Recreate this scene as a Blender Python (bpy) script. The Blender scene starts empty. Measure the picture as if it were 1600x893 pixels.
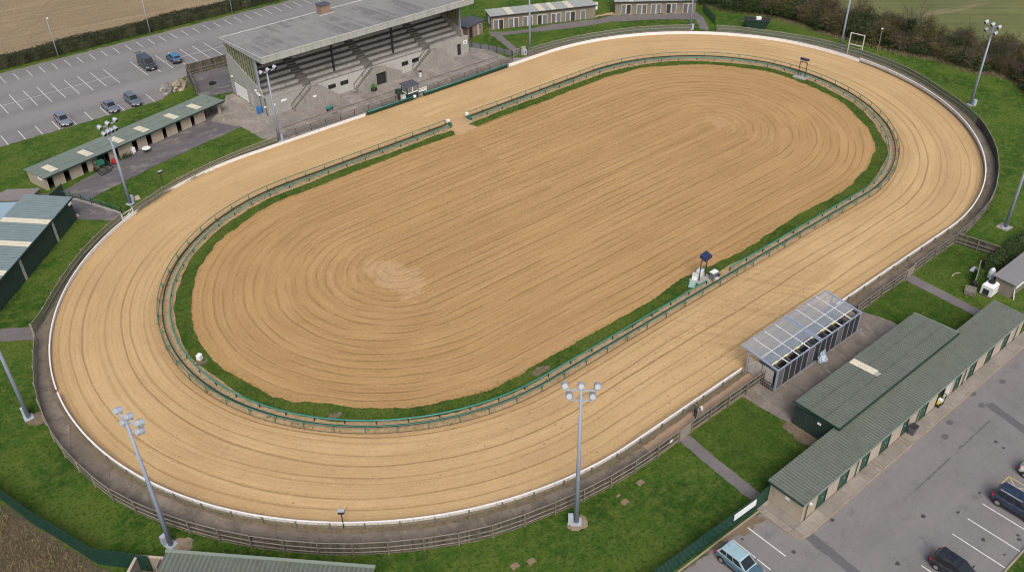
import bpy, bmesh, math, random
import numpy as np
from mathutils import Matrix, Vector
R0 = random.Random(7); NR = np.random.default_rng(11)
S = bpy.context.scene; COL = S.collection
rad = math.radians
# ---------------------------------------------------------------- camera
FPX = 1421.01; CAMZ = 60.0
CX = Vector((0.76732202, -0.64103526, -0.0170506)); CY = Vector((0.38597622, 0.44045529, 0.81056862)); CZ = Vector((0.51209304, 0.62854828, -0.58539541))
cd = bpy.data.cameras.new('camera'); cam = bpy.data.objects.new('camera', cd); COL.objects.link(cam)
cd.sensor_fit = 'HORIZONTAL'; cd.sensor_width = 36.0; cd.lens = 36.0*FPX/1600; cd.clip_start = 0.5; cd.clip_end = 5000
m = Matrix.Identity(4)
for i in range(3): m[i][0] = CX[i]; m[i][1] = CY[i]; m[i][2] = -CZ[i]
m.translation = (0, 0, CAMZ); cam.matrix_world = m; S.camera = cam
def at(px, py, z=0.0):
    """survey helper: ground point (plane of height z) seen at a pixel of the 1600x893 photograph"""
    d = CX*(px-800)/FPX - CY*(py-446.5)/FPX + CZ
    t = (z-CAMZ)/d.z
    return (d.x*t, d.y*t)
# ---------------------------------------------------------------- mesh builder
class MB:
    def __init__(s): s.v = []; s.f = []; s.mi = []; s.uv = {}
    def poly(s, pts, mi=0):
        b = len(s.v); s.v += [tuple(p) for p in pts]; s.f.append(tuple(range(b, b+len(pts)))); s.mi.append(mi); return s
    def hexa(s, p, mi=0):   # 8 points: bottom 4 ccw, top 4 ccw
        b = len(s.v); s.v += [tuple(q) for q in p]
        for f in ((0,3,2,1),(4,5,6,7),(0,1,5,4),(1,2,6,5),(2,3,7,6),(3,0,4,7)): s.f.append(tuple(b+i for i in f)); s.mi.append(mi)
        return s
    def box(s, x0, y0, z0, x1, y1, z1, mi=0):
        return s.hexa([(x0,y0,z0),(x1,y0,z0),(x1,y1,z0),(x0,y1,z0),(x0,y0,z1),(x1,y0,z1),(x1,y1,z1),(x0,y1,z1)], mi)
    def cbox(s, c, size, rz=0.0, mi=0):
        cx, cy, cz = c; a, b, h = size[0]/2, size[1]/2, size[2]/2; co, si = math.cos(rz), math.sin(rz)
        P = []
        for z in (cz-h, cz+h):
            for u, v in ((-a,-b),(a,-b),(a,b),(-a,b)): P.append((cx+u*co-v*si, cy+u*si+v*co, z))
        return s.hexa(P, mi)
    def bar(s, p, q, w, h=None, mi=0):
        """box of section w x h running from p to q (h upright)"""
        h = w if h is None else h
        p = Vector(p); q = Vector(q); d = (q-p).normalized()
        up = Vector((0,0,1)) if abs(d.z) < .95 else Vector((1,0,0))
        r = d.cross(up).normalized(); u = r.cross(d)
        a = r*(w/2); b = u*(h/2)
        return s.hexa([p-a-b, p+a-b, q+a-b, q-a-b, p-a+b, p+a+b, q+a+b, q-a+b], mi)
    def tube(s, pts, r, n=8, mi=0, closed=False, caps=True):
        pts = [Vector(p) for p in pts]; N = len(pts)
        rr = list(r) if hasattr(r, '__len__') else [r]*N
        base = len(s.v)
        for i, p in enumerate(pts):
            a = pts[(i-1) % N] if (closed or i > 0) else p
            b = pts[(i+1) % N] if (closed or i < N-1) else p
            d = (b-a).normalized()
            up = Vector((0,0,1)) if abs(d.z) < .9 else Vector((1,0,0))
            x = d.cross(up).normalized(); y = x.cross(d)
            for k in range(n):
                t = 2*math.pi*k/n
                s.v.append(tuple(p + x*(rr[i]*math.cos(t)) + y*(rr[i]*math.sin(t))))
        for i in range(N if closed else N-1):
            j = (i+1) % N
            for k in range(n):
                k2 = (k+1) % n
                s.f.append((base+i*n+k, base+j*n+k, base+j*n+k2, base+i*n+k2)); s.mi.append(mi)
        if caps and not closed:
            s.f.append(tuple(base+k for k in range(n))); s.mi.append(mi)
            s.f.append(tuple(base+(N-1)*n+k for k in reversed(range(n)))); s.mi.append(mi)
        return s
    def prism(s, pts, z0, z1, mi=0):
        b = len(s.v); n = len(pts)
        s.v += [(p[0],p[1],z0) for p in pts] + [(p[0],p[1],z1) for p in pts]
        s.f.append(tuple(b+i for i in reversed(range(n)))); s.mi.append(mi)
        s.f.append(tuple(b+n+i for i in range(n))); s.mi.append(mi)
        for i in range(n):
            j = (i+1) % n; s.f.append((b+i, b+j, b+n+j, b+n+i)); s.mi.append(mi)
        return s
    def extr(s, pts, vec, mi=0):   # extrude a 3D polygon along vec
        b = len(s.v); n = len(pts); vec = Vector(vec)
        s.v += [tuple(p) for p in pts] + [tuple(Vector(p)+vec) for p in pts]
        s.f.append(tuple(b+i for i in reversed(range(n)))); s.mi.append(mi)
        s.f.append(tuple(b+n+i for i in range(n))); s.mi.append(mi)
        for i in range(n):
            j = (i+1) % n; s.f.append((b+i, b+j, b+n+j, b+n+i)); s.mi.append(mi)
        return s
    def build(s, name, mats, parent=None, smooth=False, fix=True):
        me = bpy.data.meshes.new(name); me.from_pydata(s.v, [], s.f)
        for mm in (mats if isinstance(mats, (list, tuple)) else [mats]): me.materials.append(mm)
        if any(s.mi): me.polygons.foreach_set('material_index', s.mi)
        if fix and len(s.f) < 60000:
            bm = bmesh.new(); bm.from_mesh(me); bmesh.ops.recalc_face_normals(bm, faces=bm.faces); bm.to_mesh(me); bm.free()
        if smooth: me.polygons.foreach_set('use_smooth', [True]*len(me.polygons))
        o = bpy.data.objects.new(name, me); COL.objects.link(o)
        if parent is not None: o.parent = parent
        return o
def tag(o, label, cat, group=None):
    o['label'] = label; o['category'] = cat
    if group: o['group'] = group
    return o
def thing(name, label, cat, loc=(0,0,0), rz=0.0, group=None):
    o = bpy.data.objects.new(name, None); COL.objects.link(o); o.empty_display_size = .3
    o.location = tuple(loc)+(0.0,)*(3-len(loc)); o.rotation_euler = (0,0,rz); return tag(o, label, cat, group)
def dup(root, label=None, loc=None, rz=None):
    def cp(o, par):
        c = o.copy(); COL.objects.link(c)
        if par is not None: c.parent = par
        for ch in list(o.children): cp(ch, c)
        return c
    kids = list(root.children); r = root.copy(); COL.objects.link(r)
    for ch in kids: cp(ch, r)
    if label: r['label'] = label
    if loc is not None: r.location = loc
    if rz is not None: r.rotation_euler = (0,0,rz)
    return r
def struct(o, kind='structure'): o['kind'] = kind; return o
# ---------------------------------------------------------------- materials
class NT:
    def __init__(s, name):
        s.m = bpy.data.materials.new(name); s.m.use_nodes = True; s.t = s.m.node_tree; s.n = s.t.nodes
        s.b = s.n['Principled BSDF']; s._pos = None
    def link(s, a, b): s.t.links.new(a, b)
    def pos(s):
        if s._pos is None: s._pos = s.n.new('ShaderNodeNewGeometry').outputs['Position']
        return s._pos
    def uv(s): return s.n.new('ShaderNodeUVMap').outputs['UV']
    def scale(s, vec, xyz):
        q = s.n.new('ShaderNodeMapping'); s.link(vec, q.inputs['Vector']); q.inputs['Scale'].default_value = xyz; return q.outputs[0]
    def rot(s, vec, rz, xyz=(1,1,1)):
        q = s.n.new('ShaderNodeMapping'); s.link(vec, q.inputs['Vector']); q.inputs['Rotation'].default_value = (0,0,rz)
        return s.scale(q.outputs[0], xyz)
    def noise(s, vec, sc, det=3.0, rough=.55, dist=0.0):
        q = s.n.new('ShaderNodeTexNoise'); s.link(vec, q.inputs['Vector']); q.inputs['Scale'].default_value = sc
        q.inputs['Detail'].default_value = det; q.inputs['Roughness'].default_value = rough; q.inputs['Distortion'].default_value = dist
        return q.outputs['Fac']
    def vor(s, vec, sc, feat='F1', out='Distance', rnd=1.0):
        q = s.n.new('ShaderNodeTexVoronoi'); s.link(vec, q.inputs['Vector']); q.inputs['Scale'].default_value = sc; q.feature = feat
        q.inputs['Randomness'].default_value = rnd
        return q.outputs[out]
    def ramp(s, fac, stops, mode='LINEAR'):
        q = s.n.new('ShaderNodeValToRGB'); s.link(fac, q.inputs['Fac']); e = q.color_ramp.elements; q.color_ramp.interpolation = mode
        while len(e) > 1: e.remove(e[-1])
        for i, (p, c) in enumerate(stops):
            el = e[0] if i == 0 else e.new(p)
            el.position = p; c = (c,c,c) if not hasattr(c, '__len__') else c; el.color = (*c, 1)
        return q.outputs['Color']
    def math(s, op, a, b=None, clamp=False):
        q = s.n.new('ShaderNodeMath'); q.operation = op; q.use_clamp = clamp
        for i, v in enumerate((a, b)):
            if v is None: continue
            if isinstance(v, (int, float)): q.inputs[i].default_value = v
            else: s.link(v, q.inputs[i])
        return q.outputs[0]
    def mix(s, fac, a, b, mode='MIX'):
        q = s.n.new('ShaderNodeMix'); q.data_type = 'RGBA'; q.blend_type = mode
        for sock, v in ((q.inputs[0], fac), (q.inputs[6], a), (q.inputs[7], b)):
            if isinstance(v, (int, float)): sock.default_value = v
            elif hasattr(v, '__len__'): sock.default_value = (*v, 1)
            else: s.link(v, sock)
        return q.outputs[2]
    def sep(s, vec):
        q = s.n.new('ShaderNodeSeparateXYZ'); s.link(vec, q.inputs[0]); return q.outputs
    def comb(s, x, y, z=0.0):
        q = s.n.new('ShaderNodeCombineXYZ')
        for i, v in enumerate((x, y, z)):
            if isinstance(v, (int, float)): q.inputs[i].default_value = v
            else: s.link(v, q.inputs[i])
        return q.outputs[0]
    def color(s, c): 
        if hasattr(c, '__len__'): s.b.inputs['Base Color'].default_value = (*c, 1)
        else: s.link(c, s.b.inputs['Base Color'])
        return s
    def rough(s, r): s.b.inputs['Roughness'].default_value = r; return s
    def bump(s, h, strength=.5, dist=.05):
        q = s.n.new('ShaderNodeBump'); s.link(h, q.inputs['Height']); q.inputs['Strength'].default_value = strength; q.inputs['Distance'].default_value = dist
        s.link(q.outputs[0], s.b.inputs['Normal']); return s
def weathered(name, base, var=.35, sc=1.2, rough=.85, dirt=None, streak=False, metal=0.0, bump=.15, dirt_amt=.5):
    n = NT(name); p = n.pos(); base = Vector(base)
    big = n.noise(p, sc*.35, 4, .6); fine = n.noise(p, sc*7, 5, .72)
    c = n.ramp(big, [(.3, tuple(base*(1-var))), (.7, tuple(base*(1+var*.6)))])
    c = n.mix(.5, c, n.ramp(fine, [(.36, tuple(base*(1-var*1.5))), (.64, tuple(base*(1+var*1.3)))]))
    if dirt is not None:
        q = n.scale(p, (1.6, 1.6, .12)) if streak else p
        msk = n.ramp(n.noise(q, sc*1.3, 5, .65), [(.48, 0.0), (.72, dirt_amt)])
        c = n.mix(msk, c, dirt)
    n.color(c).rough(rough); n.b.inputs['Metallic'].default_value = metal
    if bump: n.bump(fine, bump, .02)
    return n.m
def plain(name, c, rough=.6, metal=0.0, var=.12):
    n = NT(name); p = n.pos(); c = Vector(c)
    n.color(n.ramp(n.noise(p, 6, 3), [(.3, tuple(c*(1-var))), (.7, tuple(c*(1+var)))])).rough(rough); n.b.inputs['Metallic'].default_value = metal
    return n.m
M = {}
M['steel'] = weathered('galvanised_steel', (.25,.295,.385), .08, 1.5, .55, metal=.0, bump=0)
M['lamp_steel'] = weathered('lamp_housing', (.36,.40,.46), .12, 3, .5, metal=.0, bump=0)
M['white_paint'] = weathered('white_paint', (.74,.74,.74), .06, 1.5, .6, dirt=(.42,.40,.37), dirt_amt=.4)
M['board_white'] = weathered('old_white_board', (.56,.55,.52), .12, 2.0, .8, dirt=(.22,.20,.16), streak=True, dirt_amt=.8)
M['board_back'] = weathered('weathered_board_back', (.40,.385,.345), .25, 2.5, .85, dirt=(.13,.125,.085), dirt_amt=.8)
M['timber'] = weathered('weathered_timber', (.088,.080,.067), .35, 2.5, .9, dirt=(.042,.037,.028), streak=True, dirt_amt=.7)
n = NT('weathered_fence_board'); p = n.pos(); rpi = n.n.new('ShaderNodeNewGeometry').outputs['Random Per Island']
c = n.ramp(rpi, [(0,(.042,.037,.030)),(.5,(.072,.064,.052)),(1,(.115,.104,.085))])
c = n.mix(n.ramp(n.noise(n.scale(p,(6,6,.6)), 1.0, 5, .7), [(.42,0.0),(.66,.6)]), c, (.045,.042,.030)); c = n.mix(n.ramp(n.noise(p, .5, 4, .6), [(.5,0.0),(.7,.5)]), c, (.075,.085,.045)); n.color(c).rough(.9); M['fence_board'] = n.m
M['timber_light'] = weathered('weathered_rail', (.265,.242,.198), .2, 2.5, .85, dirt=(.12,.10,.07))
M['teal_paint'] = weathered('teal_paint', (.034,.225,.19), .2, 2.0, .4, dirt=(.02,.12,.10), bump=0)
M['green_paint'] = weathered('green_paint', (.025,.15,.10), .2, 2.0, .5, bump=0)
M['dark_green'] = weathered('dark_green_paint', (.014,.042,.030), .2, 2.0, .5, bump=0)
M['black'] = plain('black_rubber', (.012,.012,.013), .7)
M['dark_metal'] = plain('dark_metal', (.030,.031,.034), .5)
M['concrete'] = weathered('old_concrete', (.32,.315,.298), .2, 1.6, .9, dirt=(.17,.165,.14), streak=True, dirt_amt=.5)
M['concrete_lt'] = weathered('pale_render', (.40,.395,.38), .12, 1.6, .9, dirt=(.25,.24,.215), streak=True, dirt_amt=.5)
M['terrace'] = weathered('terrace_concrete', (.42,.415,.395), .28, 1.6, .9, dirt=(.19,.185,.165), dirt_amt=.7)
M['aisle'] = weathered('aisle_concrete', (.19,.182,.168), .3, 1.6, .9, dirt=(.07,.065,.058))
M['cream_wall'] = weathered('cream_render', (.36,.315,.245), .1, 1.0, .9, dirt=(.20,.17,.125), streak=True, dirt_amt=.55)
M['pink_wall'] = weathered('pale_pink_panel', (.40,.345,.30), .07, 1.0, .85, dirt=(.25,.21,.17), streak=True, dirt_amt=.4)
M['kennel_wall'] = weathered('kennel_render', (.19,.17,.135), .15, 1.2, .9, dirt=(.11,.09,.065), streak=True, dirt_amt=.6)
M['brick'] = None
M['roof_green'] = weathered('green_sheet_roof', (.140,.163,.138), .16, .8, .65, dirt=(.095,.105,.080), dirt_amt=.7)
M['roof_teal'] = weathered('blue_green_sheet_roof', (.165,.215,.22), .08, .8, .55, dirt=(.11,.14,.14), dirt_amt=.4)
M['roof_blue'] = weathered('pale_blue_sheet_roof', (.27,.37,.44), .07, .8, .5, dirt=(.20,.27,.31), dirt_amt=.4)
M['roof_stable'] = weathered('mossy_sheet_roof', (.155,.19,.165), .14, .7, .75, dirt=(.12,.125,.09), dirt_amt=.6)
M['roof_pale'] = weathered('pale_cement_roof', (.33,.35,.33), .10, 1.0, .8, dirt=(.22,.22,.19), dirt_amt=.5)
M['rooflight'] = weathered('cream_rooflight', (.60,.56,.44), .08, 2.0, .5, dirt=(.40,.36,.26))
M['felt'] = None
M['slate'] = weathered('dark_slate', (.075,.08,.095), .2, 2.0, .7, dirt=(.04,.045,.05))
M['fascia'] = weathered('pale_green_fascia', (.335,.35,.345), .10, 1.0, .8, dirt=(.20,.215,.17), streak=True, dirt_amt=.7)
M['gutter'] = weathered('green_gutter', (.20,.245,.205), .08, 1.5, .6, bump=0)
M['cladding'] = weathered('dark_green_cladding', (.028,.052,.042), .2, 1.2, .6, dirt=(.02,.03,.025), streak=True)
M['glazing_old'] = weathered('yellowed_glazing', (.26,.265,.17), .2, 1.5, .4, dirt=(.16,.18,.10), streak=True, dirt_amt=.8)
M['shutter_white'] = weathered('white_shutter', (.68,.68,.70), .05, 2.0, .5)
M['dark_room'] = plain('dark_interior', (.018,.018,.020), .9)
M['door_green'] = weathered('green_door', (.026,.085,.060), .15, 2.0, .5, dirt=(.02,.05,.04))
M['door_grey'] = weathered('blue_grey_door', (.13,.145,.15), .15, 2.0, .6)
M['glass_dark'] = plain('dark_glass', (.015,.019,.022), .08, 0, .05)
M['tarp_blue'] = plain('blue_plastic', (.03,.15,.42), .5)
M['leafgreen'] = plain('plant_leaf', (.05,.16,.02), .6, 0, .4)
M['white_plastic'] = weathered('white_plastic', (.74,.76,.78), .06, 2.0, .4, dirt=(.5,.5,.48), dirt_amt=.4)
M['rust'] = weathered('rusty_metal', (.11,.07,.045), .3, 3.0, .8)
M['red'] = plain('red_paint', (.45,.03,.03), .5)
M['yellow'] = plain('yellow_plastic', (.62,.55,.05), .5)
M['beige'] = weathered('beige_cap', (.42,.36,.27), .15, 2.0, .85)
def glass_mat(name, tint, alpha, rough=.15):
    n = NT(name); p = n.pos()
    tr = n.n.new('ShaderNodeBsdfTransparent'); mx = n.n.new('ShaderNodeMixShader'); out = n.n['Material Output']
    n.color(tint).rough(rough)
    f = n.math('MULTIPLY', n.ramp(n.noise(p, 1.1, 5, .6), [(.25, .85), (.75, 1.0)]), alpha)
    n.link(f, mx.inputs[0]); n.link(tr.outputs[0], mx.inputs[1]); n.link(n.b.outputs[0], mx.inputs[2]); n.link(mx.outputs[0], out.inputs['Surface'])
    return n.m
M['roof_glass'] = glass_mat('dirty_clear_sheet', (.34,.40,.46), .34)
M['mesh_wire'] = glass_mat('wire_mesh_infill', (.17,.165,.12), .55, .7)
M['mesh_green'] = glass_mat('green_mesh_infill', (.008,.036,.027), .80, .6)
M['mesh_far'] = glass_mat('wire_mesh_green_grey', (.15,.17,.13), .6, .7)
n = NT('brickwork'); p = n.pos(); q = n.n.new('ShaderNodeTexBrick'); n.link(n.rot(p, 0, (1,1,1)), q.inputs['Vector'])
q.inputs['Color1'].default_value = (.20,.125,.095,1); q.inputs['Color2'].default_value = (.25,.16,.125,1); q.inputs['Mortar'].default_value = (.27,.24,.2,1); q.inputs['Scale'].default_value = 3.5
n.color(n.mix(.3, q.outputs['Color'], n.ramp(n.noise(p, 2, 4), [(.3,(.16,.10,.07)),(.7,(.30,.19,.14))]))).rough(.9); M['brick'] = n.m
# stand roof felt: patchy grey, strips of felt running down the slope
n = NT('felt_roof'); p = n.pos()
st = n.noise(n.scale(p, (1.0,.05,.05)), 1.1, 2, .4); bl = n.noise(p, .16, 5, .65); fn = n.noise(p, 5, 4, .65)
c = n.ramp(st, [(.42,(.125,.126,.124)),(.58,(.240,.238,.230))])
c = n.mix(n.ramp(bl, [(.45,0.0),(.58,.85)]), c, n.mix(n.noise(p,.8,4), (.16,.16,.158), (.35,.345,.335)))
c = n.mix(n.ramp(n.noise(n.scale(p,(.25,1,1)), 1.4, 5, .7), [(.55,0.0),(.7,.55)]), c, (.115,.12,.108))
c = n.mix(.40, c, n.ramp(fn, [(.35,(.09,.09,.086)),(.65,(.32,.315,.30))])); n.color(c).rough(.9).bump(fn,.2,.02); M['felt'] = n.m
# ---------------------------------------------------------------- ground materials
def grass_mat():
    n = NT('grass'); p = n.pos()
    a = n.noise(p, .13, 5, .62, .6); b = n.noise(p, .9, 5, .65); c_ = n.noise(n.scale(p,(1,1,.3)), 3.2, 6, .8)
    c = n.ramp(a, [(.40,(.027,.074,.008)),(.5,(.048,.108,.012)),(.60,(.088,.134,.020))])
    c = n.mix(n.ramp(b, [(.44,0.0),(.62,.8)]), c, (.108,.146,.027))
    c = n.mix(n.ramp(c_, [(.38,.9),(.50,0.0)]), c, (.016,.046,.006))
    c = n.mix(n.ramp(c_, [(.52,0.0),(.64,.6)]), c, (.105,.145,.030))
    c = n.mix(n.ramp(n.noise(p, 2.3, 4, .7), [(.60,0.0),(.76,.55)]), c, (.13,.125,.045))
    n.color(c).rough(.95).bump(n.noise(p, 7, 5, .8), 1.0, .12); n.b.inputs['Specular IOR Level'].default_value = .15
    return n.m
M['grass'] = grass_mat()
def rough_grass():
    n = NT('rough_dry_grass'); p = n.pos()
    a = n.noise(p, .35, 5, .65, .5); c_ = n.noise(p, 4.0, 6, .75, .6)
    c = n.ramp(a, [(.35,(.060,.072,.022)),(.55,(.125,.098,.058)),(.7,(.175,.140,.088))])
    c = n.mix(n.ramp(c_, [(.35,.8),(.55,0.0)]), c, (.040,.033,.020)); c = n.mix(n.ramp(c_, [(.55,0.0),(.75,.7)]), c, (.26,.20,.12))
    n.color(c).rough(.95).bump(c_, 1.0, .25); return n.m
M['rough_grass'] = rough_grass()
def sand_track():
    n = NT('track_sand'); p = n.pos(); uv = n.sep(n.uv()); s_, r_ = uv[0], uv[1]
    wob = n.noise(n.comb(n.math('MULTIPLY', s_, .035), n.math('MULTIPLY', r_, .25)), 1.0, 3, .5)
    rd = n.math('ADD', r_, n.math('MULTIPLY', n.math('SUBTRACT', wob, .5), 1.7))
    t = n.math('DIVIDE', n.math('SUBTRACT', rd, 26.4), 11.2)
    pos = [.075,.145,.275,.375,.515,.575,.715,.83,.93]
    st = [(0.0, .25)]
    for i, q in enumerate(pos): st += [(q-.020, 0.0), (q-.003, (.95,.45,.8,1.0,.6,.35,.9,.7,.5)[i]), (q+.010, 0.0)]
    lines = n.ramp(t, st + [(1.0,.2)])
    brk = n.ramp(n.noise(n.comb(n.math('MULTIPLY', s_, .022), n.math('MULTIPLY', r_, .9), 3.0), 1.0, 3, .55), [(.33,.15),(.50,1.0)])
    lines = n.mix(1.0, lines, brk, 'MULTIPLY')
    pq = n.sep(p); fs = n.ramp(n.math('DIVIDE', pq[1], 120.0), [(.80,1.0),(.86,.22)]); lines = n.mix(1.0, lines, fs, 'MULTIPLY'); lines = n.mix(n.ramp(n.noise(p, 1.6, 5, .7), [(.34,.6),(.50,0.0)]), lines, (0,0,0))
    fine = n.noise(n.comb(n.math('MULTIPLY', s_, .07), n.math('MULTIPLY', rd, 4.2)), 1.0, 4, .62)
    a = n.noise(p, .11, 4, .6)
    c = n.ramp(a, [(.3,(.440,.298,.145)),(.7,(.510,.353,.182))])
    c = n.mix(n.ramp(fine, [(.34,.55),(.52,0.0)]), c, (.37,.235,.118))
    c = n.mix(n.ramp(fine, [(.54,0.0),(.72,.45)]), c, (.575,.41,.212))
    # faint wheel tracks crossing towards the pens
    xr = n.noise(n.rot(p, .95, (.06,1.3,1)), 1.0, 4, .6); xm = n.math('MULTIPLY', n.ramp(n.math('DIVIDE', n.sep(p)[0], 140.0), [(.40,0.0),(.45,1.0),(.54,1.0),(.60,0.0)]), n.ramp(n.math('DIVIDE', n.sep(p)[1], 120.0), [(.40,1.0),(.425,0.0)]))
    c = n.mix(n.math('MULTIPLY', n.ramp(xr, [(.54,0.0),(.60,.7),(.66,0.0)]), xm), c, (.31,.195,.095))
    # broad damp and dry patches drawn out along the lanes
    wp = n.noise(n.comb(n.math('MULTIPLY', s_, .045), n.math('MULTIPLY', r_, .28), 5.0), 1.0, 5, .65)
    c = n.mix(n.ramp(wp, [(.36,.5),(.48,0.0)]), c, (.37,.24,.122)); c = n.mix(n.ramp(wp, [(.54,0.0),(.66,.5)]), c, (.585,.425,.222))
    # damp inner and outer margins
    edge = n.ramp(n.math('ADD', t, n.math('MULTIPLY', n.math('SUBTRACT', n.noise(p,.6,5,.65), .5), .18)), [(.02,.85),(.10,.15),(.22,0.0),(.90,0.0),(1.0,.55)])
    c = n.mix(edge, c, (.355,.222,.108))
    c = n.mix(n.math('MULTIPLY', lines, .9), c, (.195,.112,.046))
    # hoof- and foot-marks, thickest in front of the near straight's pens
    d = n.vor(n.rot(p, .5, (1,1,0)), 1.15); dd = n.vor(n.rot(p, -.3, (1,1,0)), 2.3)
    px = n.sep(p)
    near = n.math('MULTIPLY', n.ramp(n.math('DIVIDE', px[0], 140.0), [(.28,.12),(.40,1.0),(.52,1.0),(.60,.15)]), n.ramp(n.math('DIVIDE', px[1], 120.0), [(.42,1.0),(.50,.25),(.9,.15)]))
    msk = n.ramp(n.math('ADD', n.noise(p, .35, 4, .6), n.math('MULTIPLY', near, .22)), [(.52,0.0),(.66,1.0)])
    feet = n.math('MAXIMUM', n.ramp(d, [(.10,1.0),(.17,0.0)]), n.ramp(dd, [(.10,.9),(.18,0.0)]))
    c = n.mix(n.math('MULTIPLY', n.math('MULTIPLY', feet, msk), .62), c, (.24,.145,.07))
    gr = n.noise(p, 5, 6, .78); c = n.mix(.24, c, n.ramp(gr, [(.34,(.27,.170,.080)),(.66,(.66,.478,.25))]))
    sc = n.noise(n.comb(n.math('MULTIPLY', s_, .5), n.math('MULTIPLY', r_, 2.2)), 1.0, 6, .75); c = n.mix(n.ramp(sc, [(.56,0.0),(.68,.45)]), c, (.32,.20,.098))
    h = n.math('SUBTRACT', n.math('ADD', n.math('MULTIPLY', gr, .5), n.math('MULTIPLY', fine, .6)), n.math('ADD', n.math('MULTIPLY', lines, .8), n.math('MULTIPLY', n.math('MULTIPLY', feet, msk), .6)))
    n.color(c).rough(.95).bump(h, .8, .07); n.b.inputs['Specular IOR Level'].default_value = .15
    return n.m
M['sand'] = sand_track()
def sand_infield():
    n = NT('infield_sand'); p = n.pos(); uv = n.sep(n.uv()); s_, r_ = uv[0], uv[1]
    wob = n.noise(n.comb(n.math('MULTIPLY', s_, .045), n.math('MULTIPLY', r_, .35), 7.0), 1.0, 3, .5)
    rd = n.math('ADD', r_, n.math('MULTIPLY', n.math('SUBTRACT', wob, .5), 1.3))
    f1 = n.noise(n.comb(n.math('MULTIPLY', s_, .03), n.math('MULTIPLY', rd, 1.25)), 1.0, 3, .55)
    f2 = n.noise(n.comb(n.math('MULTIPLY', s_, .06), n.math('MULTIPLY', rd, 3.6), 4.0), 1.0, 4, .65)
    wv = n.math('SINE', n.math('MULTIPLY', rd, 2*math.pi/1.15))
    brk = n.ramp(n.noise(n.comb(n.math('MULTIPLY', s_, .08), n.math('MULTIPLY', r_, .8), 9.0), 1.0, 4, .6), [(.40,0.0),(.55,1.0)])
    ln = n.math('MULTIPLY', n.ramp(wv, [(.62,0.0),(.94,1.0)]), brk)
    a = n.noise(p, .09, 5, .62)
    gr0 = n.noise(p, 1.8, 6, .75)
    c = n.ramp(a, [(.3,(.345,.212,.090)),(.7,(.415,.265,.118))])
    c = n.mix(n.ramp(f1, [(.36,.35),(.52,0.0)]), c, (.285,.168,.072)); c = n.mix(n.ramp(f1, [(.52,0.0),(.68,.5)]), c, (.47,.305,.152))
    c = n.mix(n.ramp(f2, [(.36,.4),(.46,0.0)]), c, (.25,.146,.062)); c = n.mix(n.ramp(f2, [(.56,0.0),(.74,.5)]), c, (.50,.335,.19))
    c = n.mix(n.math('MULTIPLY', n.math('MULTIPLY', ln, n.ramp(gr0, [(.36,.15),(.52,1.0)])), .68), c, (.225,.128,.052))
    wp = n.noise(n.comb(n.math('MULTIPLY', s_, .05), n.math('MULTIPLY', r_, .30), 2.0), 1.0, 6, .68)
    c = n.mix(n.ramp(wp, [(.34,.4),(.48,0.0)]), c, (.285,.170,.074)); c = n.mix(n.ramp(wp, [(.53,0.0),(.66,.35)]), c, (.475,.312,.145))
    # scraped pale hard-standing at the turning places of the harrow
    px = n.sep(p)
    def blob(x, y, rx, ry, k):
        u = n.math('DIVIDE', n.math('SUBTRACT', px[0], x), rx); v = n.math('DIVIDE', n.math('SUBTRACT', px[1], y), ry)
        dd = n.math('SQRT', n.math('ADD', n.math('MULTIPLY', u, u), n.math('MULTIPLY', v, v)))
        dd = n.math('ADD', dd, n.math('MULTIPLY', n.math('SUBTRACT', n.noise(p, .55, 6, .78), .5), 3.2))
        return n.ramp(dd, [(.75, k), (1.0, 0.0)])
    pale = n.math('MAXIMUM', blob(43.4,74.5,2.6,5.0,.55), blob(102.5,76.5,1.8,2.6,.35))
    c = n.mix(pale, c, n.mix(n.noise(p,2.5,4), (.43,.285,.168), (.56,.39,.245)))
    gr = n.noise(p, 3.6, 7, .8); c = n.mix(.26, c, n.ramp(gr, [(.35,(.18,.10,.04)),(.65,(.58,.38,.165))]))
    h = n.math('SUBTRACT', n.math('ADD', n.math('MULTIPLY', gr, .8), f2), ln)
    n.color(c).rough(.96).bump(h, .7, .06); n.b.inputs['Specular IOR Level'].default_value = .12
    return n.m
M['infield'] = sand_infield()
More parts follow.
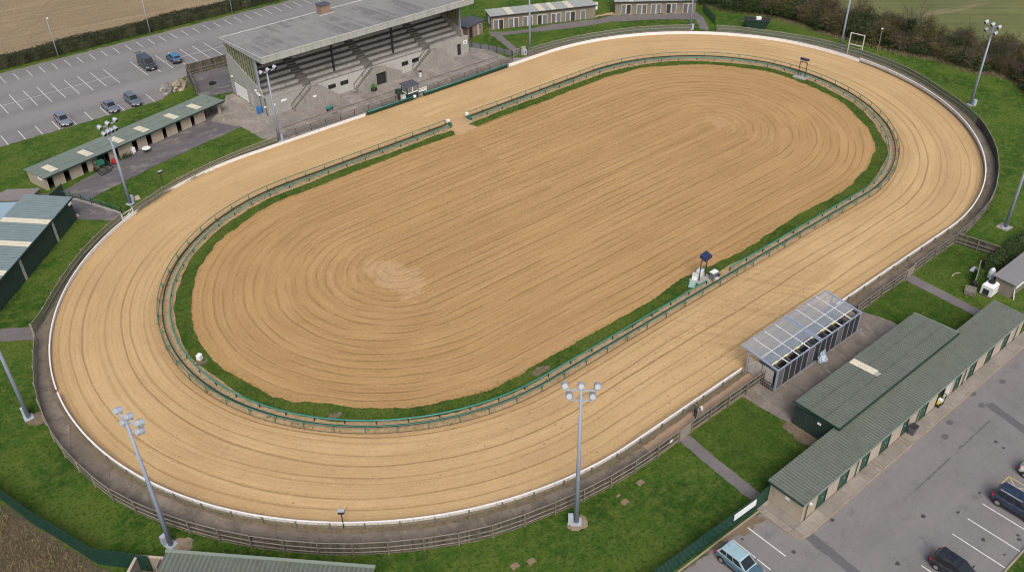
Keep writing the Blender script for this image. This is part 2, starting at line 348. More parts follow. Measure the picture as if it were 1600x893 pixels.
def asphalt(name, base, along=0.0, streak=.5, dark=.5, lanes=None, light=None):
    n = NT(name); p = n.pos(); b = Vector(base)
    lane = n.noise(n.rot(p, along, (.02,.22,1)), 1.0, 4, .55); a = n.noise(p, .18, 5, .62); fn = n.noise(p, 14, 4, .7)
    c = n.ramp(a, [(.3, tuple(b*.82)), (.7, tuple(b*1.10))])
    c = n.mix(n.ramp(lane, [(.45,0.0),(.68,streak)]), c, tuple(b*1.35)); c = n.mix(n.ramp(lane, [(.32,streak*.6),(.46,0.0)]), c, tuple(b*.72))
    if lanes:   # worn driving lanes
        y = n.math('DIVIDE', n.math('ADD', n.sep(p)[1], n.math('MULTIPLY', n.math('SUBTRACT', n.noise(p,.25,4,.6), .5), 3.0)), 200.0); st = []
        for a_ in lanes: st += [((a_-3.2)/200, 0.0), ((a_-1.2)/200, .55), ((a_+1.2)/200, .55), ((a_+3.2)/200, 0.0)]
        c = n.mix(n.ramp(y, st), c, tuple(b*1.38))
    if light:
        c = n.mix(n.ramp(n.noise(n.rot(p, along, (.5,1.2,1)), .55, 7, .74, .6), [(.52,0.0),(.60,.8)]), c, light)
    c = n.mix(n.ramp(n.noise(p, .55, 6, .72), [(.56,0.0),(.68,dark)]), c, tuple(b*.55))
    c = n.mix(n.ramp(n.noise(p, .8, 7, .78), [(.52,0.0),(.64,.35)]), c, tuple(b*1.3)); c = n.mix(.3, c, n.ramp(fn, [(.35, tuple(b*.4)), (.65, tuple(b*1.6))]))
    n.color(c).rough(.88).bump(fn, .25, .01); return n.m
M['asphalt_rear'] = asphalt('car_park_asphalt_rear', (.180,.172,.170), 0.0, .5, .35, (147.7,161.9))
M['asphalt_front'] = asphalt('car_park_asphalt_front', (.175,.166,.165), .05, .5, .7)
M['yard'] = asphalt('old_yard_asphalt', (.105,.096,.102), .23, .8, .8, None, (.24,.22,.185))
M['path_asphalt'] = asphalt('path_asphalt', (.145,.132,.130), .6, .6, .8)
M['oil'] = weathered('oil_stain', (.055,.052,.055), .3, 3, .6)
M['patch_dark'] = asphalt('trench_repair_asphalt', (.105,.100,.106), 0, .2, .3)
def slabs(name, base, sx, sy, rz=0.0, dirt=.5):
    n = NT(name); p = n.pos(); b = Vector(base)
    a = n.noise(p, .35, 5, .62); fn = n.noise(p, 8, 5, .7)
    c = n.ramp(a, [(.3, tuple(b*.72)), (.7, tuple(b*1.15))])
    q = n.n.new('ShaderNodeTexBrick'); n.link(n.rot(p, rz), q.inputs['Vector']); q.offset = 0.0
    q.inputs['Scale'].default_value = 1.0; q.inputs['Brick Width'].default_value = sx; q.inputs['Row Height'].default_value = sy; q.inputs['Mortar Size'].default_value = .05; q.inputs['Mortar Smooth'].default_value = .6
    for k, v in (('Color1',.80),('Color2',1.12),('Mortar',.5)): q.inputs[k].default_value = (v,v,v,1)
    c = n.mix(1.0, c, q.outputs['Color'], 'MULTIPLY')
    c = n.mix(n.ramp(n.noise(p, .55, 7, .75), [(.46,0.0),(.60,dirt)]), c, tuple(b*.48))
    c = n.mix(n.ramp(n.noise(n.rot(p,.3,(1,.4,1)), .9, 6, .75, .5), [(.56,0.0),(.66,.65)]), c, tuple(b*1.55))
    c = n.mix(.2, c, n.ramp(fn, [(.3, tuple(b*.5)), (.7, tuple(b*1.5))]))
    n.color(c).rough(.9).bump(fn, .3, .02); return n.m
M['apron'] = slabs('apron_concrete', (.265,.238,.205), 3.2, 2.9)
M['apron_stand'] = slabs('stand_apron_concrete', (.250,.225,.205), 2.4, 4.2)
M['forecourt'] = slabs('forecourt_concrete', (.20,.172,.145), 2.6, 1.9, 0.0, .6)
M['ring'] = slabs('ring_path_asphalt', (.200,.166,.130), 3.1, 40.0, .3, .85)
M['ring_sandy'] = weathered('sandy_path', (.34,.235,.155), .15, .8, .95, dirt=(.22,.15,.10))
M['dirt'] = weathered('bare_soil', (.165,.125,.085), .35, 1.5, .95, dirt=(.085,.070,.045), dirt_amt=.8)
M['verge_dirt'] = weathered('weedy_soil', (.40,.285,.160), .25, 1.4, .95, dirt=(.13,.12,.05), dirt_amt=.7)
M['pad'] = weathered('sandy_pad', (.30,.255,.19), .2, 2.0, .95, dirt=(.17,.14,.10))
M['dirt_tile'] = weathered('bare_square', (.235,.165,.105), .25, 2.0, .95, dirt=(.10,.09,.04))
M['line_white'] = weathered('white_road_paint', (.66,.66,.66), .1, 2.5, .7, dirt=(.28,.27,.28), dirt_amt=.6)
M['line_yellow'] = weathered('yellow_road_paint', (.52,.40,.13), .1, 2.5, .7, dirt=(.26,.23,.17), dirt_amt=.6)
n = NT('stubble_field'); p = n.pos()
rw = n.noise(n.rot(p, .12, (.02,1.1,1)), 1.0, 4, .6); a = n.noise(p, .06, 5, .6, .8); fn = n.noise(p, 2.6, 6, .75)
c = n.ramp(a, [(.35,(.225,.165,.092)),(.65,(.300,.228,.132))])
c = n.mix(n.ramp(rw, [(.36,.6),(.5,0.0)]), c, (.20,.145,.082)); c = n.mix(n.ramp(rw, [(.55,0.0),(.72,.5)]), c, (.42,.335,.215))
tl = n.noise(n.rot(p, -.9, (.015,.30,1)), 1.0, 2, .5, .4); c = n.mix(n.ramp(tl, [(.56,0.0),(.62,.5),(.68,0.0)]), c, (.21,.155,.09))
c = n.mix(n.ramp(fn, [(.36,.85),(.5,0.0)]), c, (.125,.09,.048)); n.color(c).rough(.95).bump(fn, .8, .2); M['stubble'] = n.m
n = NT('young_crop_field'); p = n.pos()
rw = n.noise(n.rot(p, .75, (.02,1.0,1)), 1.0, 4, .6); a = n.noise(p, .045, 5, .6, .8); fn = n.noise(p, 2.2, 6, .75)
c = n.ramp(a, [(.35,(.105,.125,.034)),(.65,(.155,.158,.054))])
c = n.mix(n.ramp(rw, [(.38,.5),(.5,0.0)]), c, (.070,.080,.026)); c = n.mix(n.ramp(rw, [(.58,0.0),(.74,.5)]), c, (.165,.145,.065))
tl = n.noise(n.rot(p, .35, (.012,.25,1)), 1.0, 2, .5, .4); c = n.mix(n.ramp(tl, [(.60,0.0),(.64,.55),(.69,0.0)]), c, (.26,.205,.125))
c = n.mix(n.ramp(fn, [(.36,.5),(.5,0.0)]), c, (.075,.085,.03)); n.color(c).rough(.95).bump(fn, .6, .2); M['crop'] = n.m
# ---------------------------------------------------------------- track geometry
X0, X1, YC = 44.7, 100.6, 75.65
def stad(R, step=1.2, full=True):
    """closed racetrack line at offset R; the lower right bend is slightly flattened, as surveyed. returns [(x, y, s)]"""
    out = []; s = 0.0
    L = X1-X0; n = max(2, int(L/step)); A = math.pi*R/ (30.0/step*1.0) if False else None
    for i in range(n): out.append((X0+L*i/n, YC-R, L*i/n))
    k = max(24, int(math.pi*max(R,6)/step))
    for i in range(k):
        th = -math.pi/2 + math.pi*i/k
        r = R
        if th < .35:
            q = (th+math.pi/2)/(math.pi/2+.35); r = R-1.25*math.sin(math.pi*q)*min(1, R/20)
        out.append((X1+r*math.cos(th), YC+r*math.sin(th), L+30*math.pi*i/k))
    for i in range(n): out.append((X1-L*i/n, YC+R, L+30*math.pi+L*i/n))
    for i in range(k):
        th = math.pi/2+math.pi*i/k
        out.append((X0+R*math.cos(th), YC+R*math.sin(th), 2*L+30*math.pi+30*math.pi*i/k))
    return out
def ring_mesh(name, mat, radii, z, K=900, rag_in=0.0, rag_out=0.0, seed=0):
    """annulus sheet as concentric strips, UV = (distance along, offset)"""
    rg = np.random.default_rng(seed)
    def ragged(a):
        w = rg.normal(0, 1, K)
        t = np.zeros(K)
        for sm, g in ((3,.35),(11,.8),(40,1.3)):
            ker = np.ones(sm)/sm; t += g*np.convolve(np.concatenate([w[-sm:],w,w[:sm]]), ker, 'same')[sm:-sm]*math.sqrt(sm)/2
        return a*t
    ri, ro = ragged(rag_in), ragged(rag_out)
    V = []; U = []
    L = X1-X0; T = 2*L+60*math.pi
    def pt(R, s):
        s = s % T
        if s < L: return X0+s, YC-R
        s -= L
        if s < 30*math.pi:
            th = -math.pi/2+s/30; r = R
            if th < .35:
                q = (th+math.pi/2)/(math.pi/2+.35); r = R-1.25*math.sin(math.pi*q)*min(1, R/20)
            return X1+r*math.cos(th), YC+r*math.sin(th)
        s -= 30*math.pi
        if s < L: return X1-s, YC+R
        s -= L; th = math.pi/2+s/30
        return X0+R*math.cos(th), YC+R*math.sin(th)
    nr = len(radii)
    s0 = L+30*math.pi+30.0   # seam at the gap of the far straight
    for i in range(K+1):
        s = s0+T*i/K; ii = i % K
        for j, R in enumerate(radii):
            r = R + (ri[ii] if j == 0 else 0) + (ro[ii] if j == nr-1 else 0)
            x, y = pt(max(r,.02), s); V.append((x, y, z)); U.append((s, R))
    F = []
    for i in range(K):
        for j in range(nr-1):
            a = i*nr+j; F.append((a, a+1, a+nr+1, a+nr))
    me = bpy.data.meshes.new(name); me.from_pydata(V, [], F); me.materials.append(mat)
    uvl = me.uv_layers.new(name='UVMap'); idx = np.zeros(len(me.loops), dtype=np.int64); me.loops.foreach_get('vertex_index', idx)
    uvl.data.foreach_set('uv', np.array(U, dtype=np.float32)[idx].ravel())
    bm = bmesh.new(); bm.from_mesh(me); bmesh.ops.recalc_face_normals(bm, faces=bm.faces)
    if bm.faces[0].normal.z < 0: bmesh.ops.reverse_faces(bm, faces=bm.faces)
    bm.to_mesh(me); bm.free()
    o = bpy.data.objects.new(name, me); COL.objects.link(o); return struct(o)
def sheet(name, pts, z, mat, rag=0.0, step=.5, seed=1):
    rg = random.Random(seed); P = []
    n = len(pts)
    for i in range(n):
        a = Vector(pts[i][:2]); b = Vector(pts[(i+1) % n][:2]); L = (b-a).length
        if rag <= 0: P.append(a); continue
        k = max(1, int(L/step)); nrm = Vector((-(b-a).y, (b-a).x)).normalized()
        for j in range(k):
            P.append(a.lerp(b, j/k)+nrm*(rg.gauss(0, rag) if j else 0))
    me = bpy.data.meshes.new(name); bm = bmesh.new()
    f = bm.faces.new([bm.verts.new((p.x, p.y, z)) for p in P]); f.normal_update()
    if f.normal.z < 0: f.normal_flip()
    bmesh.ops.triangulate(bm, faces=bm.faces); bm.to_mesh(me); bm.free(); me.materials.append(mat)
    o = bpy.data.objects.new(name, me); COL.objects.link(o); return struct(o)
A = lambda *q: [at(*p) for p in q]
# outer fence line (survey), clockwise from the near straight to the left and round to the top
D_NEAR = [(60.6,36.0),(55,36.0),(50.0,36.0)]
D_NEAR2 = [(48.3,35.95),(44.5,35.9),(41.5,36.0),(38.7,36.3),(36,36.7),(33.2,37.4),(30.4,38.1),(27.7,39.1),(25.3,40.4),(22.8,41.9),(20.3,43.7),(18.2,45.4),(16.1,47.5),(14.1,49.7),(12.4,51.9),(10.8,54.3),(9.3,56.8),(7.9,59.6),(6.7,62.8),(5.8,66.6),(5.25,70.5),(5.1,74),(5.3,77.6),(5.9,81.2),(7.0,85.2),(8.3,89.2)]
D_LEFT = [(8.6,91.3),(10.2,93.0),(12.7,96.5),(15.2,99.6),(17.9,102.5),(20.9,105.1),(24.3,107.4)]
D_YARD = [(26.0,108.2),(28.9,109.5),(31.2,110.6),(33.5,111.5),(38.0,112.6),(42.7,113.5),(49.6,113.9)]
D_FAR = [(98.6,115.0),(101.5,114.9),(104.6,114.5),(108.4,113.9),(112.1,112.8),(116,111.4),(119.9,109.6),(124.5,106.6),(127.8,103.8)]
D_BEND = [(131,100.4),(133.5,97),(136.6,90.3),(138.3,86.2),(139.2,81.8),(139.7,76),(139.3,71),(138.4,66.8),(136.9,62.9),(135.2,59.6),(133.5,56.3),(131.8,53.4),(129.6,50.6),(127.3,48.2),(124.3,45.7),(121.1,43.4),(116.7,41.0),(112.1,39.0),(108.3,37.8),(104.3,37.1),(101,36.7),(97.6,36.5)]
D_PENS = [(97.4,36.4),(92.6,36.4),(88.2,36.3)]
D_PENS2 = [(86.3,36.2),(81.3,36.2),(76.6,36.1)]
# ---------------------------------------------------------------- ground sheets
g = sheet('ground', [(-900,-700),(1500,-700),(1500,1500),(-900,1500)], 0.0, M['grass'])
sheet('stubble_field', [(-500,172.0),(74,172.4),(118,172.8),(118,700),(-500,700)], .03, M['stubble'], .25, 1.5)
sheet('crop_field', [(146,122),(150,112),(150,98),(151,88),(152,76),(153.5,66),(155,58),(158,52),(200,40),(700,0),(700,500),(146,500)], .03, M['crop'], .3, 2.0)
sheet('car_park_rear', [(-120,139.9),(43.0,140.1),(46.5,143.5),(49.3,146.5),(57.6,146.2),(57.6,140),(94,140),(94,169.4),(-120,169.4)], .03, M['asphalt_rear'], .10, .6)
sheet('car_park_front', [(37.5,26.35),(47.5,26.0),(47.5,22.8),(48.4,22.05),(120,22.0),(120,10.2),(20,10.2),(20,26.6)], .03, M['asphalt_front'])
sheet('yard_service', [(47.8,136.8),(52.85,135.2),(57.6,135.2),(57.6,146.1),(49.4,146.3),(48.6,140)], .035, M['yard'], .06)
sheet('yard_stables', A((60,305),(95,300),(348,160),(352,172),(378,199),(319,224),(235,263),(140,311),(187,333),(200,343),(165,345),(121,342),(108,312)), .03, M['yard'], .10, .5)
sheet('apron_stables_end', A((330,190),(350,160),(352,150),(365,146),(423,184),(440,222),(410,217),(378,199)) , .038, M['apron'], .06, .5)
sheet('apron_stand', [(50.0,114.2),(49.4,117.5),(52.9,122.9),(91.6,122.9),(94.0,126.6),(94.9,126.0),(94.9,116.6),(96.5,114.9),(98.5,114.5),(97,113.6),(60,113.75)], .04, M['apron_stand'])
sheet('path_far_kennels', A((762,50),(768,57),(775,58),(783,56),(815,52),(860,48),(900,43.5),(952,35),(1020,31),(1087,30.5),(1094,46),(1108,48),(1100,28),(1085,18),(1050,22),(958,24),(935,30),(900,34),(855,40),(825,46),(790,50)), .03, M['path_asphalt'], .08, .6)
sheet('dirt_far_kennels', [(101.2,129.1),(119.8,120.6),(122.5,120.0),(124.0,119.0),(135.8,109.6),(136.2,110.4),(124.0,120.6),(119.9,121.4),(101.6,129.9)], .034, M['verge_dirt'], .15)
sheet('path_far', A((772,58),(783,55),(816,83),(806,85)), .036, M['path_asphalt'], .05)
sheet('path_left', A((-60,517),(58,510),(60,530),(-60,537)), .03, M['path_asphalt'], .06)
sheet('path_near', [(48.5,36.0),(49.75,35.9),(49.3,31),(49.1,27.2),(47.9,27.4),(48.1,31)], .03, M['path_asphalt'], .05)
sheet('path_right', [(86.4,36.3),(87.9,36.2),(87.6,31),(87.3,27),(86.0,27),(86.2,31)], .03, M['path_asphalt'], .05)
sheet('forecourt', [(57.4,36.1),(57.9,30.8),(58.3,26.5),(78.6,26.5),(78.5,33.3),(77.7,36.3),(76.4,38.0),(60.8,38.0),(60.4,36.1)], .03, M['forecourt'], .05)
sheet('dirt_beside_cladding', [(57.0,31.0),(58.4,31.0),(58.4,26.5),(57.2,26.6),(56.6,28.6)], .045, M['dirt'], .12, .3)
# raised concrete pavement round the long shed
mb = MB(); mb.prism([(47.5,26.45),(47.5,22.8),(47.75,22.3),(48.4,22.1),(95,22.1),(95,23.26),(48.94,23.26),(48.94,26.45)], 0.0, .12)
struct(mb.build('pavement_front', M['apron']))
mb = MB()
for a, b in (((47.42,26.4),(47.42,22.75)),((47.42,22.75),(47.68,22.22)),((47.68,22.22),(48.4,22.02)),((48.4,22.02),(95,22.02)),((37.2,26.55),(47.4,26.2))): mb.bar((*a,.07),(*b,.07),.12,.16)
struct(mb.build('kerb_front', M['pad']))
mb = MB(); mb.bar((20,10.1,.06),(57.8,10.1,.06),.14,.16); mb.bar((57.8,10.1,.06),(120,10.1,.06),.14,.16); struct(mb.build('kerb_car_park', M['pad']))
sheet('dirt_car_park_edge', [(38,26.4),(46.9,26.15),(47.3,25.2),(46.0,25.6),(45.0,25.2),(43.6,25.9),(41,26.1)], .037, M['dirt'], .12, .3)
# track, infield, verge
ring_mesh('track_sand', M['sand'], [26.45,28,30,32,34,36,37.45], .045, 1400, .06, .0, 3)
ring_mesh('infield_sand', M['infield'], [.02,1.5,3,5,7.5,10,13,16,19,21.5,23.35], .035, 1600, 0, .15, 5)
ring_mesh('rail_foot_soil', M['dirt'], [37.3,37.6,37.95], .044, 1400, 0, .10, 18)
ring_mesh('verge_soil', M['verge_dirt'], [25.0,25.8,26.6], .03, 1200, .12, 0, 8)
sheet('sand_gap', [(70.6,98.4),(70.9,101),(70.8,102.6),(74.2,102.8),(74.0,101),(74.4,98.6)], .05, M['sand_gap'] if 'sand_gap' in M else weathered('gap_sand', (.44,.285,.15), .15, .8, .95), .15, .3)
for i, (px, py, r) in enumerate(((522,650,.6),(846,578,.8),(316,566,.7))):
    x, y = at(px, py); sheet('bare_patch', [(x+r*(1.5 if i < 2 else 1)*math.cos(t*.7), y+r*.6*math.sin(t*.7)) for t in range(9)], .04, M['dirt'], .16, .2, i)
# ring path between the rails and the outer fence
ringp = [(x,y) for x,y,_ in stad(37.3, 2.0)]
def strip(name, outer, z, mat, Rin=37.35):
    """strip of path between the surveyed fence line and the track edge"""
    V = []; F = []
    def near_edge(x, y):
        qx = min(max(x, X0), X1); dx, dy = x-qx, y-YC; d = math.hypot(dx, dy); r = Rin
        if x > X1:
            th = math.atan2(dy, dx)
            if th < .35: q = (th+math.pi/2)/(math.pi/2+.35); r = Rin-1.25*math.sin(math.pi*q)
        return qx+dx/d*r, YC+dy/d*r
    fine = []
    for a, b in zip(outer, outer[1:]):
        k = max(1, int(math.dist(a, b)/1.0)); fine += [(a[0]+(b[0]-a[0])*j/k, a[1]+(b[1]-a[1])*j/k) for j in range(k)]
    fine.append(outer[-1])
    mb = MB()
    for i, (x, y) in enumerate(fine):
        ex, ey = near_edge(x, y); mb.v += [(x, y, z), (ex, ey, z)]
        if i: b = 2*i; mb.f.append((b-2, b-1, b+1, b)); mb.mi.append(0)
    o = mb.build(name, mat)
    me = o.data
    if me.polygons[0].normal.z < 0: me.flip_normals()
    return struct(o)
strip('path_ring_near', D_NEAR2 + [(8.6,91.3)] + D_LEFT[1:], .038, M['ring'])
strip('path_ring_sandy', [(64,36.0)]+D_NEAR+[(48.3,35.95),(45.5,35.9)], .04, M['ring_sandy'])
strip('path_ring_yard', D_LEFT[-1:]+D_YARD, .038, M['dirt'])
strip('path_ring_far', [(91,114.0),(96.5,114.8)]+D_FAR+D_BEND[:3], .036, M['dirt'])
strip('path_ring_bend', D_BEND[2:]+D_PENS+D_PENS2, .038, M['ring'])
sheet('rough_ground', A((-120,760),(0,783),(49,819),(98,849),(154,885),(200,900),(200,1000),(-200,1100),(-300,800)), .03, M['rough_grass'], .15)
sheet('dirt_hedge_foot', [(141.8,104),(144.2,99),(144.8,92),(144.4,86),(145.6,75),(147.6,66),(147.2,61),(148.6,56.5),(147,52),(143,49),(146,46),(152,50),(151,60),(151,75),(149,90),(147,104)], .032, M['rough_grass'], .35, .6)
# painted bay lines: one object per line
def line(a, b, w=.10, mat='line_white', z=.042):
    a = Vector((*a, z)); b = Vector((*b, z)); d = (b-a).normalized(); s = Vector((-d.y, d.x, 0))*w/2
    mb = MB(); mb.poly([a-s, b-s, b+s, a+s]); o = mb.build('bay_line', M[mat], fix=False); struct(o); o['group'] = 'painted parking bay lines'
for k in range(-2, 36): 
    x = 28.1+2.145*k
    if x < 93: line((x,167.9),(x,164.5))
for k in range(-3, 20):
    x = 40.35-2.2*k if k >= 0 else None
    if x is not None and x > 8: line((x,159.1),(x,151.4))
for k in range(0, 7):
    if 45.1+2.25*k < 60: line((45.1+2.25*k,159.1),(45.1+2.25*k,151.3))
line((0,155.3),(40.35,155.2)); line((49.3,155.4),(62,155.2))
for k in range(-6, 10):
    x = 22.05+2.47*k*1.0
    if x < 44: line((x,144.0),(x,140.1))
for x in (37.6,41.3,45.35): line((x-2.0*.0,25.75),(x,22.0))
line((43.45,25.75),(43.4,22.0))
for x in (50.2,52.65,55.05,57.35,59.75,62.15): line((x,14.6),(x,10.25))
for a, b in (((65.1,14.6),(66.75,14.6)),((66.75,14.6),(66.75,10.3)),((65.1,14.6),(65.1,10.3)),((65.1,12.6),(66.75,14.6)),((65.1,14.6),(66.75,12.6)),((65.1,12.5),(66.75,10.3)),((65.1,10.3),(66.75,12.5))): line(a, b, .09, 'line_yellow')
sheet('trench_patch', A((1255,838),(1268,832),(1300,856),(1345,893),(1328,897)), .036, M['patch_dark'], .04, .4)
sheet('trench_patch', A((1538,632),(1550,629),(1600,664),(1600,678)), .036, M['patch_dark'], .04, .4)
sheet('crack_line', A((1409,784),(1412,781),(1440,755),(1484,714),(1486,716),(1445,754)), .036, M['patch_dark'], .03, .2)
sheet('crack_line', A((1497,700),(1520,680),(1546,656),(1547,658),(1522,681),(1499,703)), .036, M['patch_dark'], .03, .2)
rg0 = random.Random(12)
for px, py in ((1497,800),(1536,842),(1592,842),(1590,836),(1569,866),(1402,880),(1530,770),(1300,812),(1442,806),(1240,862),(1160,842),(1345,760),(1568,700),(1556,690)):
    x, y = at(px, py); r_ = rg0.uniform(.12,.24); sheet('oil_stain', [(x+r_*rg0.uniform(.6,1.4)*math.cos(t), y+r_*.8*rg0.uniform(.6,1.4)*math.sin(t)) for t in (0,.8,1.6,2.4,3.2,4,4.8,5.6)], .038, M['oil'])
for px, py in ((1476,682),(1484,660),(1533,633),(1566,596),(1520,615)):
    x, y = at(px, py); sheet('tar_patch', [(x+.42*math.cos(t), y+.30*math.sin(t)) for t in (0,.7,1.5,2.2,3,3.9,4.6,5.5)], .037, M['black'] if False else M['patch_dark'], .05, .2)
x, y = at(215,82.5); sheet('drain_cover', [(x-.6,y-.4),(x+.6,y-.4),(x+.6,y+.4),(x-.6,y+.4)], .037, M['patch_dark'])
for px, py in ((1001,754),(977,784),(966,774),(805,884),(831,877)):
    x, y = at(px, py); s_ = .34 if py not in (774,) else .2
    sheet('bare_patch', [(x-s_,y-s_*.8),(x+s_,y-s_*.8),(x+s_,y+s_*.8),(x-s_,y+s_*.8)], .02, M['dirt_tile'], .06, .2)
# ---------------------------------------------------------------- fences and rails
def resample(pts, step):
    """points at even spacing along a polyline"""
    P = [Vector(p[:2]) for p in pts]; L = [0.0]
    for a, b in zip(P, P[1:]): L.append(L[-1]+(b-a).length)
    n = max(1, round(L[-1]/step)); out = []
    for i in range(n+1):
        d = L[-1]*i/n; k = 0
        while k < len(P)-2 and L[k+1] < d: k += 1
        seg = L[k+1]-L[k]; out.append(P[k].lerp(P[k+1], (d-L[k])/seg if seg else 0))
    return out
def post_copies(proto, pts, parent, dirs=True):
    """one post object per point, each a copy of the first"""
    first = True
    for i, p in enumerate(pts):
        o = proto if first else proto.copy()
        if not first: COL.objects.link(o)
        first = False
        o.parent = parent; a = pts[max(0, i-1)]; b = pts[min(len(pts)-1, i+1)]; d = b-a
        o.location = (p.x, p.y, 0); o.rotation_euler = (0, 0, math.atan2(d.y, d.x))
def ribbon(pts, z0, z1, off=0.0, th=.03):
    mb = MB()
    P = [Vector((p[0], p[1])) for p in pts]; nrm = []
    for i in range(len(P)):
        d = (P[min(len(P)-1,i+1)]-P[max(0,i-1)]).normalized(); nrm.append(Vector((-d.y, d.x)))
    for i in range(len(P)-1):
        a = P[i]+nrm[i]*off; b = P[i+1]+nrm[i+1]*off; ta = nrm[i]*th/2; tb = nrm[i+1]*th/2
        mb.hexa([(*(a-ta),z0),(*(b-tb),z0),(*(b+tb),z0),(*(a+ta),z0),(*(a-ta),z1),(*(b-tb),z1),(*(b+tb),z1),(*(a+ta),z1)])
    return mb
M['post_wood'] = weathered('weathered_post', (.165,.148,.118), .25, 2.5, .9, dirt=(.07,.062,.045))
M['old_green_board'] = weathered('algae_green_board', (.215,.205,.150), .3, 2.5, .9, dirt=(.07,.075,.045), streak=True, dirt_amt=.8)
def board_fence(label, pts, h=1.45, sp=2.85, side=1, cat='fence', group=None, gapboards=True):
    """close-boarded timber fence: boards behind, three rails and square posts on the outside"""
    t = thing('board_fence', label, cat, (0,0,0), 0, group)
    pp = resample(pts, sp); mb = MB(); bp = resample(pts, .17)
    for i, (a, b) in enumerate(zip(bp, bp[1:])):
        d = (b-a).normalized(); nn = Vector((-d.y, d.x)); w = (b-a).length*.46; c = (a+b)/2; top = h-.04+R0.uniform(-.035,.015); bo = .02
        mb.cbox((c.x-nn.x*side*.08, c.y-nn.y*side*.08, (top+bo)/2), (w*2, .022+R0.uniform(0,.012), top-bo), math.atan2(d.y, d.x))
    mb.build('board_panel', M['fence_board'], t)
    for z in (.32, .82, h-.03):
        r = MB(); 
        for a, b in zip(pp, pp[1:]): r.bar((a.x, a.y, z), (b.x, b.y, z), .05, .065)
        r.build('rail', M['timber_light'], t)
    po = MB().cbox((0, .09*side, h/2+.02), (.12,.12,h+.06)).build('post', M['post_wood'], t)
    post_copies(po, pp, t); return t
def rail_fence(label, pts, h=1.2, sp=2.6, infill='mesh_wire', wood='timber_light', zs=(.15,.65), w=.09):
    t = thing('mesh_fence', label, 'fence'); pp = resample(pts, sp); fp = resample(pts, .9)
    rb = ribbon(fp, .05, h-.05, .0, .012); rb.build('mesh_panel', M[infill], t)
    for z in (*zs, h-.03):
        r = MB()
        for a, b in zip(pp, pp[1:]): r.bar((a.x, a.y, z), (b.x, b.y, z), .05, .08)
        r.build('rail', M[wood], t)
    po = MB().cbox((0, .08, h/2+.04), (w,w,h+.08)).build('post', M[wood], t); post_copies(po, pp, t); return t
board_fence('weathered board fence from the path gate to the glass-roofed pens', D_NEAR, side=1)
board_fence('long curved weathered board fence round the bottom left bend, brown boards with three rails', [D_NEAR2[i] for i in range(0, 19)], side=1)
rail_fence('curved weathered rail fence beside the left lighting mast', D_NEAR2[18:], 1.25, 2.6, 'mesh_wire')
rail_fence('wooden rail and mesh fence beside the grass by the dark green shed', D_LEFT, 1.3, 2.7, 'mesh_wire')
rail_fence('wooden rail and mesh fence along the grass in front of the open kennels', D_YARD, 1.2, 2.6, 'mesh_wire')
rail_fence('wire mesh fence curving in front of the far kennel blocks', D_FAR, 1.2, 2.7, 'mesh_far')
rail_fence('wire mesh fence round the top right bend by the hedge', D_BEND[:13], 1.25, 2.9, 'mesh_far')
board_fence('weathered rail fence along the path of the right bend', D_BEND[12:], 1.3, 2.6, side=1)
board_fence('weathered board fence along the lawn between the pens and the right gate', D_PENS2, 1.35, 2.5, side=1)
board_fence('weathered board fence of the small lawn beside the white tank', D_PENS, 1.35, 2.5, side=1)
board_fence('dark board fence running from the track path to the tank enclosure', [(97.5,36.3),(98.0,34),(98.4,31.6)], 1.5, 2.4, side=-1)
board_fence('dark weathered fence joining the stand to the rear car park', [(57.6,146.3),(54,146.4),(50.2,146.6)], 2.0, 2.4, side=1)
board_fence('leaning weathered fence at the end of the kennel grass by the rubble', [(50.0,146.2),(49.0,142.2),(48.0,138.4)], 1.9, 2.3, side=1)
# gates of the outer fence
def gate(label, a, b, h=1.35, mat='timber_light', board=True):
    t = thing('gate', label, 'gate'); a = Vector(a); b = Vector(b); d = (b-a).normalized(); rz = math.atan2(d.y, d.x); L = (b-a).length
    if board:
        mb = MB(); n = int(L/.16)
        for i in range(n): c = a+d*(L*(i+.5)/n); mb.cbox((c.x, c.y, .1+h/2-.08), (L/n*.9,.03,h-.15), rz)
        mb.build('board_panel', M['timber_light'], t)
    fr = MB()
    for z in (.15, h*.5, h-.08): fr.bar((a.x,a.y,z),(b.x,b.y,z),.06,.08)
    fr.bar((a.x,a.y,.15),(b.x,b.y,h-.08),.05,.07); fr.build('frame', M[mat], t)
    for p in (a, b): MB().cbox((p.x,p.y,h/2+.05),(.14,.14,h+.1),rz).build('post', M[mat], t)
    return t
gate('weathered boarded gate at the top of the path near the person', (50.0,36.0), (48.3,35.95))
gate('weathered wooden gate at the right path between two lawns', (88.2,36.3), (86.3,36.2))
gate('wooden gate by the path at the left edge of the track', (8.3,89.2), (8.6,91.3), 1.2, board=False)
gate('white-topped gate at the ramp beside the lighting mast', (24.3,107.4), (26.0,108.2), 1.1, 'board_white', False)
for x in (49.0,): pass
tag(MB().cbox((47.2,35.86,.95),(.34,.02,.3)).build('notice', M['white_plastic']), 'small white notice fixed to the board fence beside the path gate', 'sign')
